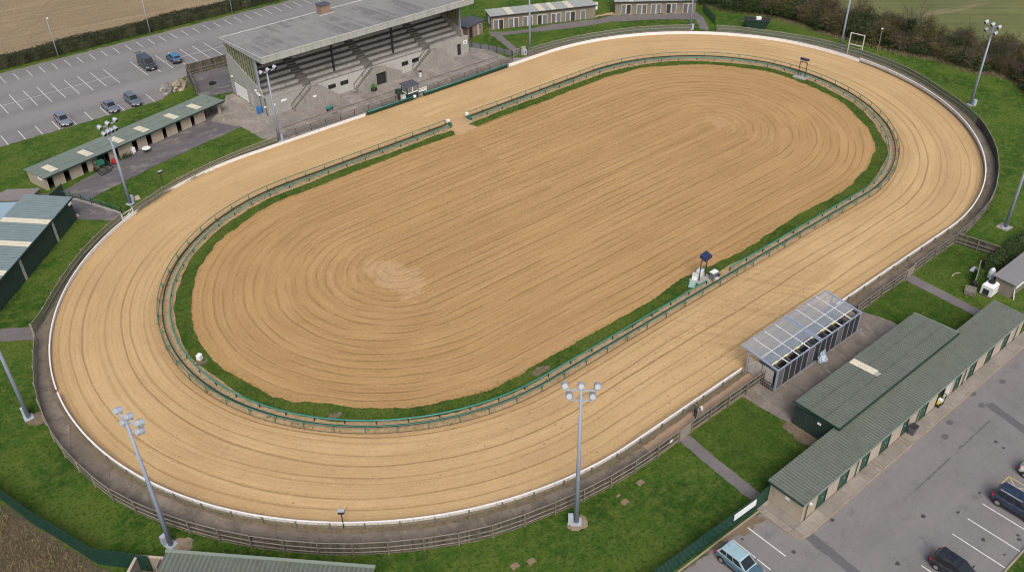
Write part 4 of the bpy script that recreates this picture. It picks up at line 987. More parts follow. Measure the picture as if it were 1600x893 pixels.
mb = MB(); mb.bar((.3,-.25,.3),(1.0,-.3,.55),.05); mb.bar((.3,.25,.3),(1.0,.3,.55),.05); mb.bar((.3,-.2,.3),(.3,-.2,0),.05); mb.bar((.3,.2,.3),(.3,.2,0),.05); mb.build('handles', M['dark_metal'], t)
for i, (px, py) in enumerate(((524,177),(556,118.5+26))):
    x, y = at(px, py); sheet('drain_cover', [(x-.5,y-.3),(x+.5,y-.3),(x+.5,y+.3),(x-.5,y+.3)], .046, M['patch_dark'])
x, y = at(657, 120); t = thing('litter_bin', 'small pale bin with a dark lid on the apron kerb right of the hut', 'bin', (x,y,0)); MB().prism([(.26*math.cos(q*.785),.26*math.sin(q*.785)) for q in range(8)],0,.85).build('bin_body', M['board_white'], t); MB().prism([(.3*math.cos(q*.785),.3*math.sin(q*.785)) for q in range(8)],.85,.98).build('lid', M['dark_metal'], t)
# rubble heap
t = thing('rubble_heap', 'heap of broken pale concrete and rubble at the end of the car park grass', 'rubble', (46.3,142.6,0)); rg = random.Random(5)
from mathutils import noise as mnoise
def lump(name, c, size, seed, mat, parent, k=.55):
    bm = bmesh.new(); bmesh.ops.create_icosphere(bm, subdivisions=3, radius=1)
    for v in bm.verts:
        q = 1+k*mnoise.noise(v.co*1.7+Vector((seed,0,0)))+.25*mnoise.noise(v.co*5+Vector((0,seed,0))); v.co = Vector((c[0]+v.co.x*size[0]*q, c[1]+v.co.y*size[1]*q, max(0, c[2]+v.co.z*size[2]*q)))
    me = bpy.data.meshes.new(name); bm.to_mesh(me); bm.free(); me.materials.append(mat); o = bpy.data.objects.new(name, me); COL.objects.link(o); o.parent = parent; return o
lump('mound', (.6,.2,.2), (1.5,1.2,1.0), 3, weathered('pale_rubble', (.25,.22,.17), .5, 2.2, .95, dirt=(.12,.10,.075)), t)
lump('mound', (-1.3,.0,.3), (.9,.9,1.1), 8, weathered('grey_rubble', (.20,.19,.18), .5, 2.2, .95, dirt=(.07,.06,.05)), t)
for i in range(12):
    x_, y_ = rg.uniform(-2.2,2.1), rg.uniform(-1.4,1.4); lump('block', (x_,y_,rg.uniform(.1,.9)), (rg.uniform(.2,.4),rg.uniform(.2,.4),rg.uniform(.15,.3)), i*2.3, M['concrete' if i % 2 else 'beige'], t, .3)
x, y = at(331,133); t = thing('tyre_pile', 'dark pile of old tyres in the yard beside the grandstand', 'tyres', (x,y,0))
for i, (a, b, c) in enumerate(((0,0,.12),(.5,.2,.12),(.2,.5,.14),(.2,.2,.36))): MB().tube([(a+.3*math.cos(q*.628),b+.3*math.sin(q*.628),c) for q in range(10)], .12, 6, closed=True).build('tyre', M['black'], t)
# ================================================================= OPEN KENNELS (long shed on the left)
def local(ox, oy, ang):
    c, s = math.cos(ang), math.sin(ang); return lambda x, y, z=0: (ox+x*c-y*s, oy+x*s+y*c, z)
ka = math.atan2(6.9, 29.0)
kn = thing('kennel_shed', 'long shed with mossy green roof, six cream rooflights and a row of open dark stalls', 'kennels', (19.75,122.25,0), ka)
KL, KW = 28.9, 4.0
hz0, hz1 = 2.05, 1.75
opens = [(.15,1.15),(2.55,3.55),(5.2,6.2),(7.6,9.6),(10.2,11.1),(13.2,14.2),(15.55,16.6),(18.3,19.15),(20.75,21.75),(23.3,24.15),(25.9,28.5)]
mb = MB(); c = 0
for a, b in opens:
    if a > c: 
        mb = MB(); mb.box(c,0,0,a,.16,hz0-.12); w = mb.build('stall_panel', M['cream_wall'], kn)
    c = b
MB().box(28.5,0,0,KL,.3,hz0-.1).build('end_post', M['cream_wall'], kn)
MB().box(0,.02,hz0-.12,KL,.14,hz0+.05).build('wall_plate', M['dark_green'], kn)
for a, b in opens[:-1]:
    f = MB(); f.box(a,-.03,0,a+.07,.2,hz0-.12); f.box(b-.07,-.03,0,b,.2,hz0-.12); f.build('door_frame', M['beige'], kn)
MB().box(0,KW,0,KL,KW+.18,1.7).build('rear_wall', M['cream_wall'], kn)
MB().extr([(-.02,0,0),(-.02,KW+.18,0),(-.02,KW+.18,1.7),(-.02,0,hz0)], (-.16,0,0)).build('end_wall', M['cream_wall'], kn)
MB().extr([(25.4,.16,0),(25.4,KW,0),(25.4,KW,1.7),(25.4,.16,hz0-.12)], (.14,0,0)).build('inner_wall', M['cream_wall'], kn)
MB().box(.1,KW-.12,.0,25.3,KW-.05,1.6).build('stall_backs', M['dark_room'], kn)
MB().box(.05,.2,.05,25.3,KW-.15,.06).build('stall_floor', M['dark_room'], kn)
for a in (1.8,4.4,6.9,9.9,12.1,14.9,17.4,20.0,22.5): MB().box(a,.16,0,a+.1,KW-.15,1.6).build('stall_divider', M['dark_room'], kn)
zA, zB = 2.18, 1.86
mb = MB(); 
rf = ribbed((-.35,-.75,zA),(29.75,0,0),(0,5.35,zB-zA),.33,.03,.07).build('roof', [M['roof_stable'], M['roof_stable']], kn)
MB().box(-.38,-.80,zA-.17,29.42,-.752,zA+.0).build('gutter', M['dark_green'], rf)
for y in (1.1,2.95):  # sheet laps
    z = zA+(zB-zA)*((y+.75)/5.35)
    MB().hexa([(-.35,y-.03,z+.034),(29.4,y-.03,z+.034),(29.4,y+.03,z+.034),(-.35,y+.03,z+.034),(-.35,y-.03,z+.045),(29.4,y-.03,z+.045),(29.4,y+.03,z+.045),(-.35,y+.03,z+.045)]).build('lap', M['roof_stable'], rf)
for a in (1.2,6.55,11.45,15.6,20.8,24.9):
    y0, y1 = .2, 2.9
    o = Vector((a,y0,zA+(zB-zA)*((y0+.75)/5.35)+.035)); v = Vector((0,y1-y0,(zB-zA)*(y1-y0)/5.35)); patch(o, (1.08,0,0), v, .008, M['rooflight'], 'rooflight', rf, .33, .03)
MB().box(-.20,.5,1.35,-.182,1.5,1.7).build('sign', M['white_plastic'], kn)
# things in front of the open kennels
KP = local(19.75,122.25,ka)
t = thing('harrow', 'green framed tractor harrow parked against the open kennels', 'harrow', KP(7.7,-1.2), ka)
fr = MB()
for x in (-.9,0,.9): fr.bar((x,-.9,.25),(x,.9,.9),.07); fr.bar((x,.9,0),(x,.9,1.6),.07)
for y, z in ((-.9,.25),(0,.58),(.9,.9),(.9,1.55)): fr.bar((-.95,y,z),(.95,y,z),.07)
fr.bar((-1.3,-1.3,.12),(-.9,.9,.3),.09); fr.bar((-1.3,-1.3,.12),(.5,-1.0,.12),.09); fr.build('frame', M['dark_metal'], t)
b = MB()
for i in range(9): b.bar((-.9+i*.225,-.2,.5),(-.9+i*.225,-.5,.02),.04)
b.build('tines', M['rust'], t); MB().box(-.5,.2,.75,.4,.85,1.35).build('hopper', M['green_paint'], t)
for s in (-1,1): MB().tube([(s*1.05-.08,.5,.35),(s*1.05+.08,.5,.35)],.35,12).build('wheel', M['black'], t)
t = thing('toolbox', 'small red machine standing beside the green harrow', 'machine', KP(9.6,-.75), ka); MB().box(-.25,-.25,.15,.25,.25,.7).build('body', M['red'], t); MB().box(-.3,-.3,0,.3,.3,.15).build('base', M['black'], t)
t = thing('garden_table', 'round white table on the yard in front of the open kennels', 'table', at(230,238)); MB().prism([(.62*math.cos(q*.524),.62*math.sin(q*.524)) for q in range(12)],.66,.72).build('table_top', M['white_plastic'], t); MB().tube([(0,0,0),(0,0,.66)],.06,8).build('stem', M['dark_metal'], t); mb = MB(); mb.bar((-.35,0,.03),(.35,0,.03),.06); mb.bar((0,-.35,.03),(0,.35,.03),.06); mb.build('foot', M['dark_metal'], t)
t = thing('white_fridge', 'small white cabinet against the kennel doorway near the round table', 'cabinet', KP(13.05,-.28), ka); MB().box(-.25,-.2,0,.25,.2,.95).build('body', M['white_plastic'], t); MB().box(-.24,-.225,.05,.24,-.205,.9).build('door', M['white_plastic'], t)
t = thing('storage_heap', 'clutter of dark crates under the open end of the kennel roof', 'crates', KP(27.0,1.6), ka)
for (a,b,c,d,e) in ((-.8,-.3,.8,.7,.6),(.3,.1,.9,.8,.9),(-.4,.7,1.0,.6,.8)): MB().cbox((a,b,e/2),(c,d,e),.2).build('crate', M['rust'], t)
t = thing('ramp_railing', 'teal and dark railing down the ramp to the track gate', 'railing', (0,0,0))
rp = [(20.3,119.2),(21.9,116.6),(23.2,113.6),(24.4,110.8),(24.9,109.4)]
for z in (.55,1.0):
    mb = MB(); mb.tube([(x,y,z) for x,y in rp], .045, 6); mb.build('rail', M['green_paint'] if z > .9 else M['dark_green'], t)
po = MB().tube([(0,0,0),(0,0,1.15)],.055,6).build('post', M['dark_metal'], t); post_copies(po, resample(rp, 1.7), t)
mb = MB()
for a, b in zip(rp, rp[1:]): mb.bar((*a,.12),(*b,.12),.16,.24)
mb.build('kerb', M['concrete'], t)
x, y = at(214,311); t = thing('stone_block', 'pale lump of stone beside the mast in front of the kennels', 'stone', (x,y,0)); MB().hexa([(-.4,-.25,0),(.4,-.3,0),(.45,.3,0),(-.35,.25,0),(-.3,-.2,.4),(.3,-.2,.5),(.35,.2,.45),(-.25,.2,.38)]).build('stone', M['beige'], t)
M['roof_trough'] = weathered('shaded_grimy_trough', (.098,.116,.096), .2, 1.2, .8, dirt=(.05,.06,.04))  # rib shade put into the darker trough colour, with blotchy grime
# ================================================================= SHEDS AT THE LEFT EDGE
g3 = math.atan2(14.33, 13.24)   # long axis of the dark green shed
sh = thing('steel_shed', 'large shed with blue-green roof, cream rooflight strips and dark green walls at the left edge', 'shed', (20.1,112.1,0), g3)
# local x runs back along the eave towards the lower left (negative), y to the rear
Ls_, Ws_, ez, rz_ = -26.0, 5.6, 3.15, 3.45
MB().box(Ls_,0,0,0,.12,ez-.02).build('front_wall', M['cladding'], sh)
rb = MB()
for i in range(86): rb.box(Ls_+.1+i*.3,-.03,0.02,Ls_+.22+i*.3,-.001,ez-.05)
rb.build('cladding_ribs', M['cladding'], sh)
MB().extr([(0,.12,0),(0,Ws_,0),(0,Ws_,rz_-.02),(0,.12,ez-.02)], (-.12,0,0)).build('end_wall', M['cladding'], sh)
MB().box(Ls_,Ws_-.12,0,-.12,Ws_,rz_-.05).build('rear_wall', M['cladding'], sh)
rf = ribbed((Ls_-.2,-.22,ez),(26.45,0,0),(0,Ws_+.4,rz_-ez),.5,.025,.07).build('roof', [M['roof_teal'], M['roof_teal']], sh)
MB().box(Ls_-.2,-.30,ez-.16,.25,-.222,ez).build('gutter', M['dark_green'], rf)
for a in (-6.3,-11.2,-17,-22): patch((a,-.2,ez+.03),(1.0,0,0),(0,Ws_+.3,(rz_-ez)*(Ws_+.3)/(Ws_+.4)),.01,M['rooflight'],'rooflight',rf,.5,.025)
for a in (-5.4,-13.5): MB().box(a,-.06,.02,a+.45,-.031,ez-.2).build('pale_panel', M['board_back'], sh)
f = MB().cbox((-.8,-.2,2.75),(.5,.3,.3),0).build('wall_lamp', M['white_plastic'], sh)
x, y = at(120,338); t = thing('stone_block', 'small pale stone at the corner of the dark green shed', 'stone', (x,y,0)); MB().hexa([(-.3,-.2,0),(.3,-.25,0),(.3,.25,0),(-.3,.2,0),(-.2,-.15,.3),(.2,-.15,.35),(.25,.15,.3),(-.2,.15,.28)]).build('stone', M['beige'], t)
def shed_poly(name, label, roof_pts, z, wall_mat, roof_mat, wall_h=None):
    t = thing(name, label, 'shed'); z0 = z-.08; cx = sum(p[0] for p in roof_pts)/len(roof_pts); cy = sum(p[1] for p in roof_pts)/len(roof_pts)
    ins = [(cx+(x-cx)*.94, cy+(y-cy)*.94) for x, y in roof_pts]
    MB().prism(ins, 0, z0).build('wall', M[wall_mat], t)
    o = Vector((*roof_pts[0],z)); rf = MB().prism(roof_pts, z0+.002, z).build('roof', M[roof_mat], t); return t, rf, ins
Q = local(20.1,112.1,g3)
bx = [Q(-26,6.0),Q(-.6,6.0),Q(-.6+-1.2,10.3),Q(-26,10.3)]
zb = 2.85
pts = [(16.0,115.25),(11.8,120.3),(2.0,110.0),(7.2,105.6)]
pb = A((103,98.4*0+313.6),(-20,316),(-30,342),(40-22*0,342.5))
blue = [at(46,314.5,2.9), at(-60,318.5,2.9), at(-60,345,2.9), at(17,342.5,2.9)]
t, rf, ins = shed_poly('flat_shed', 'small shed with a pale blue flat roof behind the dark green shed', [(p[0],p[1]) for p in blue], 2.9, 'dark_room', 'roof_blue')
gx = [at(45.5,314,2.55), at(63.5,295,2.55), at(12,295.5,2.55), at(-40,316,2.55)]
gx = [at(44,313,2.5), at(63,293.5,2.5), at(11,295.5,2.5), at(-25,314,2.5)]
t, rf, ins = shed_poly('flat_shed', 'small shed with a brownish grey flat roof beside the kennel end wall', [(p[0],p[1]) for p in gx], 2.5, 'kennel_wall', 'slate')
rf.data.materials[0] = weathered('brown_grey_felt', (.20,.18,.17), .15, 1.2, .9, dirt=(.12,.11,.10))
d_ = MB(); a = Vector(ins[0]); b = Vector(ins[1]); dd = (b-a).normalized(); nn = Vector((dd.y,-dd.x)); c = a+dd*1.0+nn*.03
MB().cbox((c.x,c.y,1.0),(.9,.05,2.0),math.atan2(dd.y,dd.x)).build('door', M['dark_metal'], t)
c = a+dd*1.9+nn*.06; MB().cbox((c.x,c.y,1.8),(.25,.10,.35),math.atan2(dd.y,dd.x)).build('wall_lamp', M['white_plastic'], t)
t = thing('board_screen', 'dark boarded screen wall between the small sheds and the open kennels', 'screen', (0,0,0)); mb = MB(); mb.bar((18.9,117.4,.9),(20.9,119.2,.9),.08,1.8); mb.build('boards', M['cladding'], t)
for p_ in ((18.9,117.4),(20.9,119.2)): MB().cbox((*p_,.95),(.12,.12,1.9)).build('post', M['dark_metal'], t)
# ================================================================= SHED AT THE BOTTOM EDGE
b0 = Vector((*at(259,862,2.6),0)); b1 = Vector((*at(585,887,2.6),0)); d = (b1-b0).normalized(); ba = math.atan2(d.y, d.x)
bs = thing('ribbed_shed', 'shed with a pale green ribbed roof cut off by the bottom edge of the picture', 'shed', (b0.x,b0.y,0), ba)
Lb = (b1-b0).length
MB().box(.15,-5.6,0,Lb-.15,-5.45,2.3).build('wall', M['cladding'], bs); MB().box(.15,-.3,0,Lb-.15,-.15,2.5).build('wall', M['cladding'], bs)
MB().box(.15,-5.45,0,.3,-.3,2.3).build('wall', M['cladding'], bs); MB().box(Lb-.3,-5.45,0,Lb-.15,-.3,2.3).build('wall', M['cladding'], bs)
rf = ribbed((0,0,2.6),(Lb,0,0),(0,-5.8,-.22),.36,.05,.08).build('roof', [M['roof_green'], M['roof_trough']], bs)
MB().box(-.05,.0,2.56,Lb+.05,.22,2.72).build('ridge_cap', M['gutter'], rf)
en = thing('timber_enclosure', 'open-topped timber board enclosure beside the shed at the bottom edge', 'enclosure', (b0.x,b0.y,0), ba)
for (a,b_,c,d_) in ((-2.7,.2,-.15,.3),(-2.8,-3.6,-2.7,.3),(-.9,-.6,-.8,.2)): MB().box(a,b_,0,c,d_,1.5).build('board_panel', M['timber_light'], en)
mb = MB(); mb.box(-2.86,-3.6,1.5,-2.64,.34,1.58); mb.box(-2.64,.16,1.5,-.15,.34,1.58); mb.build('top_rail', M['beige'], en)
MB().box(-2.6,-3.4,.02,-.2,.15,.03).build('floor', M['dirt'], en)
t = thing('water_trough', 'blue and white lidded box inside the timber enclosure', 'box', tuple(b0+Vector((math.cos(ba)*-1.6-math.sin(ba)*-1.3, math.sin(ba)*-1.6+math.cos(ba)*-1.3,0.03))), ba)
MB().box(-.75,-.4,0,.75,.4,.8).build('body', M['white_plastic'], t); MB().box(.05,-.42,.8,.78,.42,.88).build('lid', M['tarp_blue'], t); MB().box(-.78,-.42,.8,.04,.42,.86).build('lid', M['board_white'], t)
# ================================================================= LONG SHED BY THE FRONT CAR PARK
ls = thing('long_shed', 'long low shed with green ribbed roof and alternating cream panels and dark green doors', 'building', (0,0,0))
x0, x1, y0, y1 = 48.95, 86.3, 23.27, 26.5; zf, zr = 2.36, 2.42
greens = [(51.0,52.35),(54.1,55.5),(57.35,58.6),(60.4,61.9),(63.85,64.85),(66.8,68.1),(72.9,74.05),(75.6,76.9),(79.0,80.3),(82.2,83.5)]
openb = (69.75,72.1)
c = x0
segs = sorted(greens+[openb])
for a, b in segs:
    MB().box(c,y0,.12,a,y0+.2,zf-.02).build('wall_panel', M['pink_wall'] if c > x0+.1 else M['cream_wall'], ls); c = b
MB().box(c,y0,.12,x1,y0+.2,zf-.02).build('wall_panel', M['pink_wall'], ls)
for i, (a, b) in enumerate(greens):
    d_ = MB(); w = (b-a)
    d_.box(a+.02,y0+.05,.12,(a+b)/2-.015,y0+.12,zf-.06); d_.box((a+b)/2+.015,y0+.05,.12,b-.02,y0+.12,zf-.06); dr = d_.build('door', M['door_green'], ls)
    f = MB(); f.box(a,y0-.02,.12,a+.07,y0+.16,zf-.04); f.box(b-.07,y0-.02,.12,b,y0+.16,zf-.04); f.box(a+.07,y0-.02,zf-.11,b-.07,y0+.16,zf-.04); f.build('frame', M['dark_green'], dr)
    MB().cbox(((a+b)/2+.1,y0+.01,1.1),(.05,.07,.14)).build('handle', M['steel'], dr)
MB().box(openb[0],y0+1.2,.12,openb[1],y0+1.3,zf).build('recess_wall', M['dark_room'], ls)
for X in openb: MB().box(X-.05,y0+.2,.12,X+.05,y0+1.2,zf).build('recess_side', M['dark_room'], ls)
f = MB(); f.box(openb[1]-.55,y0+.02,.12,openb[1]-.45,y0+.14,zf-.05); f.box(openb[1]-.14,y0-.02,.12,openb[1],y0+.16,zf-.05); f.build('white_post', M['white_paint'], ls)
MB().box(x0,y0+.2,.12,x0+.2,y1-.2,zf).build('end_wall', M['cream_wall'], ls); MB().box(x1-.2,y0+.2,.12,x1,y1-.2,zf).build('end_wall', M['cream_wall'], ls)
MB().box(x0,y1-.2,0,x1,y1,zr-.03).build('rear_wall', M['cream_wall'], ls)
MB().box(x0-.03,24.6,1.55,x0-.003,25.0,1.85).build('sign', M['white_plastic'], ls); MB().cbox((x0+.9,y0-.1,1.75),(.2,.2,.2)).build('wall_lamp', M['white_plastic'], ls)
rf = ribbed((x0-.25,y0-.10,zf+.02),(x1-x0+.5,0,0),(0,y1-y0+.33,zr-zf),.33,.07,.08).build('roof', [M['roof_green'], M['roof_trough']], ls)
MB().box(x0-.27,y0-.18,zf-.09,x1+.27,y0-.105,zf+.075).build('gutter', M['gutter'], rf)
MB().box(x0-.29,y0-.10,zf-.12,x0-.252,y1+.2,zr+.02).build('barge_board', M['dark_green'], rf)
MB().box(x1+.252,y0-.10,zf-.12,x1+.29,y1+.2,zr+.02).build('barge_board', M['dark_green'], rf)
# taller clad block behind
ub = thing('clad_block', 'wide block with ribbed grey-green roof, one cream rooflight and dark green cladding walls', 'building', (0,0,0))
x0, x1, y0, y1 = 58.1, 78.0, 26.62, 30.75; zf, zr = 2.92, 2.62
def walls(t, x0, x1, y0, y1, z, mat, th=.12):
    for i, q in enumerate(((x0,y0,x1,y0+th),(x0,y1-th,x1,y1),(x0,y0+th,x0+th,y1-th),(x1-th,y0+th,x1,y1-th))): MB().box(q[0],q[1],0,q[2],q[3],z).build(('front_wall','rear_wall','end_wall','end_wall')[i], M[mat], t)
walls(ub, x0, x1, y0, y1, 2.55, 'cladding')
rb = MB()
for i in range(13): rb.box(x0-.03,y0+.1+i*.31,.02,x0-.001,y0+.23+i*.31,2.5)
rb.build('cladding_ribs', M['cladding'], ub)
MB().cbox((x0-.1,28.1,1.9),(.12,.35,.14)).build('wall_lamp', M['white_plastic'], ub)
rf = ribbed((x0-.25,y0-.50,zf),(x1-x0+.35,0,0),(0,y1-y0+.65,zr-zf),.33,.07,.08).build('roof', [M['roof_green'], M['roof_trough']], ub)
MB().box(x0-.27,y0-.56,zf-.28,x1+.12,y0-.502,zf+.03).build('fascia', M['dark_green'], rf)
MB().box(x0-.30,y0-.5,zf-.2,x0-.252,y1+.15,zf-.02).build('barge_board', M['dark_green'], rf)
MB().bar((x1+.13,y0-.5,zf+.04),(x1+.13,y1+.15,zr+.04),.10,.08).build('edge_trim', M['gutter'], rf)
sl = (zr-zf)/(y1-y0+.65); ya, yb = 28.15, 30.75
patch((66.35,ya,zf+sl*(ya-y0+.5)+.074),(.85,0,0),(0,yb-ya,sl*(yb-ya)),.01,M['rooflight'],'rooflight',rf,.31,.055)
patch((66.4,27.75,zf+sl*(27.75-y0+.5)+.074),(.6,0,0),(0,.4,sl*.4),.01,M['roof_pale'],'worn_sheet',rf,.31,.055)
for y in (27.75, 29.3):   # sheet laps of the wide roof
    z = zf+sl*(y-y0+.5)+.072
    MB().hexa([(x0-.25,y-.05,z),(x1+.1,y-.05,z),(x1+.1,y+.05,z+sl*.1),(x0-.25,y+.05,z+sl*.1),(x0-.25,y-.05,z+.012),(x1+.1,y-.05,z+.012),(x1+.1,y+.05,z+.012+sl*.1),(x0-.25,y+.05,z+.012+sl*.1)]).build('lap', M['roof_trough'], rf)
for x in (49.4,56.6,66.3,74.6,84.8): MB().tube([(x,23.17,.13),(x,23.17,2.28)], .045, 6).build('downpipe', M['door_green'], ls)
# clutter in the recess
t = thing('hand_trolley', 'black wheeled trolley with yellow and white containers in the shed recess', 'trolley', (70.3,23.2,.12))
MB().box(-.45,-.3,.18,.45,.3,.28).build('deck', M['black'], t)
for a in (-.35,.35):
    for b in (-.24,.24): MB().tube([(a,b-.04,.10),(a,b+.04,.10)],.10,10).build('wheel', M['black'], t)
MB().box(-.30,-.15,.28,-.15,.05,.62).build('container', M['yellow'], t); MB().box(.05,-.2,.28,.4,.15,.62).build('container', M['white_plastic'], t); mb = MB(); mb.bar((.45,-.25,.25),(.75,-.25,1.0),.05); mb.bar((.45,.25,.25),(.75,.25,1.0),.05); mb.bar((.75,-.25,1.0),(.75,.25,1.0),.05); mb.build('handle', M['dark_metal'], t)
t = thing('wheelie_bin', 'dark grey bin against the green doors of the long shed', 'bin', (65.0,22.75,.12)); MB().hexa([(-.25,-.22,.06),(.25,-.22,.06),(.25,.22,.06),(-.25,.22,.06),(-.32,-.3,.95),(.32,-.3,.95),(.32,.3,.95),(-.32,.3,.95)]).build('bin_body', M['patch_dark'], t); MB().box(-.34,-.32,.952,.34,.32,1.03).build('lid', M['dark_metal'], t)
for s in (-1,1): MB().tube([(s*.22-.03,.24,.1),(s*.22+.03,.24,.1)],.1,10).build('wheel', M['black'], t)
# low concrete walls of the pavement bays
t = thing('step_wall', 'low concrete edging across the pavement in front of the green doors', 'edging', (0,0,0)); mb = MB(); mb.bar((59.3,23.2,.17),(59.3,22.1,.17),.14,.12); mb.bar((63.6,23.2,.17),(63.6,22.1,.17),.14,.12); mb.build('edging', M['pad'], t)
# ================================================================= GLASS-ROOFED PENS
pn = thing('glass_roofed_pens', 'row of six dark pens under a steel framed clear roof overhanging the track', 'kennels', (0,0,0))
px0, px1, pm = 60.55, 74.35, 67.45; yn, yt = 34.55, 38.9
def pz(y): return 2.45+(y-yn)*(.42/(yt-yn))
fr = MB()
for X in (px0, px1): fr.bar((X,yn,pz(yn)),(X,yt,pz(yt)),.13,.16)
for X in (pm-.12, pm+.12): fr.bar((X,yn-.1,pz(yn)+.03),(X,yt+.15,pz(yt)+.03),.12,.18)
for Y in (yn, yt): fr.bar((px0,Y,pz(Y)),(px1,Y,pz(Y)),.10,.14)
fr.build('roof_frame', M['steel'], pn)
pu = MB()
for Y in (36.65,): pu.bar((px0,Y,pz(Y)+.02),(px1,Y,pz(Y)+.02),.10,.10)
pu.bar((px0,35.45,pz(35.45)-.06),(px1,35.45,pz(35.45)-.06),.07,.08); pu.build('purlin', M['white_paint'], pn)
for h0, h1 in ((px0,pm-.12),(pm+.12,px1)):
    for k in (1,2,3): X = h0+(h1-h0)*k/4; MB().bar((X,yn,pz(yn)+.01),(X,yt,pz(yt)+.01),.07,.09).build('rafter', M['white_paint'], pn)
for h0, h1 in ((px0,pm-.12),(pm+.12,px1)):
    for k in range(4):
        a, b = h0+(h1-h0)*k/4+.04, h0+(h1-h0)*(k+1)/4-.04
        MB().hexa([(a,35.5,pz(35.5)+.07),(b,35.5,pz(35.5)+.07),(b,yt,pz(yt)+.07),(a,yt,pz(yt)+.07),(a,35.5,pz(35.5)+.08),(b,35.5,pz(35.5)+.08),(b,yt,pz(yt)+.08),(a,yt,pz(yt)+.08)]).build('roof_sheet', M['roof_glass'], pn)
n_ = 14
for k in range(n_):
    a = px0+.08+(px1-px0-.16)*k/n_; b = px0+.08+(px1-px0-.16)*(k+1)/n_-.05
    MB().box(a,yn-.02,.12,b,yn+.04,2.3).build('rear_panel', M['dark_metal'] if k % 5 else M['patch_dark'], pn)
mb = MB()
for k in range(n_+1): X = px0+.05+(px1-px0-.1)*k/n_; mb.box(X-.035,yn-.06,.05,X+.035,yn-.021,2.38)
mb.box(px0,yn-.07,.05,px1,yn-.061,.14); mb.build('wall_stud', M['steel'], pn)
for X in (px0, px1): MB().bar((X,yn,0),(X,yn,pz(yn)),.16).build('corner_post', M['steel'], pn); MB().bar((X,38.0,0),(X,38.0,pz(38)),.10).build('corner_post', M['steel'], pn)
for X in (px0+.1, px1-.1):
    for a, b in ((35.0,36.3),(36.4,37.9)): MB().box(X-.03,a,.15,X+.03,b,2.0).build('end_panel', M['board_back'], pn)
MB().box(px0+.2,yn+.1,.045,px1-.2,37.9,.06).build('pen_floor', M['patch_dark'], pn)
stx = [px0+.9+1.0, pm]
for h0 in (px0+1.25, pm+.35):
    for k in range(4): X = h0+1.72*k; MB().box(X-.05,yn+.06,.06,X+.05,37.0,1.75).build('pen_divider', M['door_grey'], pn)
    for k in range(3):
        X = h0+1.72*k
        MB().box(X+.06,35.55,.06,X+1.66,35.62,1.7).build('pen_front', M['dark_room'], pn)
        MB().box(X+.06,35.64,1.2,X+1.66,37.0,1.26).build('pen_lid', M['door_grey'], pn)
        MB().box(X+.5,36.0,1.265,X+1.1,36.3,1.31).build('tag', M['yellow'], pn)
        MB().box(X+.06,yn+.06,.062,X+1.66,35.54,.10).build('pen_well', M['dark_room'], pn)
t = thing('plastic_sack', 'bundle of pale blue plastic sheeting slumped against the back of the pens', 'sheeting', (67.5,34.0,0)); rg = random.Random(9)
bm = bmesh.new(); bmesh.ops.create_icosphere(bm, subdivisions=4, radius=.55)
from mathutils import noise as mnoise
for v in bm.verts:
    k = 1+.35*mnoise.noise(v.co*3)+.15*mnoise.noise(v.co*8); v.co = Vector((v.co.x*k*.95, v.co.y*k*.75, max(v.co.z*k*.8+.40, .0)+ (1.0 if v.co.z > .3 and v.co.y > .05 else 0)*v.co.z*1.4))
me = bpy.data.meshes.new('sheeting'); bm.to_mesh(me); bm.free(); me.materials.append(weathered('blue_sheeting', (.38,.46,.55), .2, 3, .35)); o = bpy.data.objects.new('sheeting', me); COL.objects.link(o); o.parent = t
t = thing('metal_grille', 'low black steel gate leaning at the left end of the pens', 'grille', (0,0,0)); mb = MB()
for z in (.15,.5,.85): mb.bar((60.2,34.5,z),(60.2,36.0,z),.05)
for q in range(7): mb.bar((60.2,34.5+q*.25,.1),(60.2,34.5+q*.25,.9),.03)
mb.build('bars', M['dark_metal'], t)
t = thing('metal_grille', 'low steel hurdle at the right end of the pens', 'grille', (0,0,0)); mb = MB()
for z in (.3,.6,.95): mb.bar((75.1,36.0,z),(75.1,37.8,z),.06)
for q in (36.0,36.9,37.8): mb.bar((75.1,q,0),(75.1,q,1.0),.06)
mb.build('bars', M['white_paint'], t)
# ================================================================= TANK ENCLOSURE AND HUT AT THE RIGHT EDGE
t = thing('yard_hut', 'small grey-roofed hut with white shutters at the right edge behind the long shed', 'hut', (0,0,0))
x0, x1, y0, y1 = 91.7, 98.6, 26.9, 28.9
walls(t, x0, x1, y0, y1, 1.88, 'kennel_wall'); MB().hexa([(x0-.25,y0-.3,1.9),(x1+.25,y0-.3,1.9),(x1+.25,y1+.25,2.0),(x0-.25,y1+.25,2.0),(x0-.25,y0-.3,2.0),(x1+.25,y0-.3,2.0),(x1+.25,y1+.25,2.1),(x0-.25,y1+.25,2.1)]).build('roof', weathered('grey_felt', (.19,.19,.195), .1, 1.0, .9), t)
for a in (92.5,95.0): MB().box(a,y0-.05,.85,a+2.1,y0-.002,1.7).build('shutter', M['white_plastic'], t)
MB().box(92.4,y0-.08,.75,97.4,y0-.003,.84).build('sill', M['dark_metal'], t)
ct = thing('water_tank', 'white plastic water tank with a black lid beside the small hut', 'tank', (90.9,28.9,0))
MB().prism([(-.72,-.62),(.72,-.62),(.72,.62),(-.72,.62)],.12,1.25).build('tank_body', M['white_plastic'], ct); MB().hexa([(-.72,-.62,1.25),(.72,-.62,1.25),(.72,.62,1.25),(-.72,.62,1.25),(-.5,-.45,1.5),(.5,-.45,1.5),(.5,.45,1.5),(-.5,.45,1.5)]).build('shoulder', M['white_plastic'], ct)
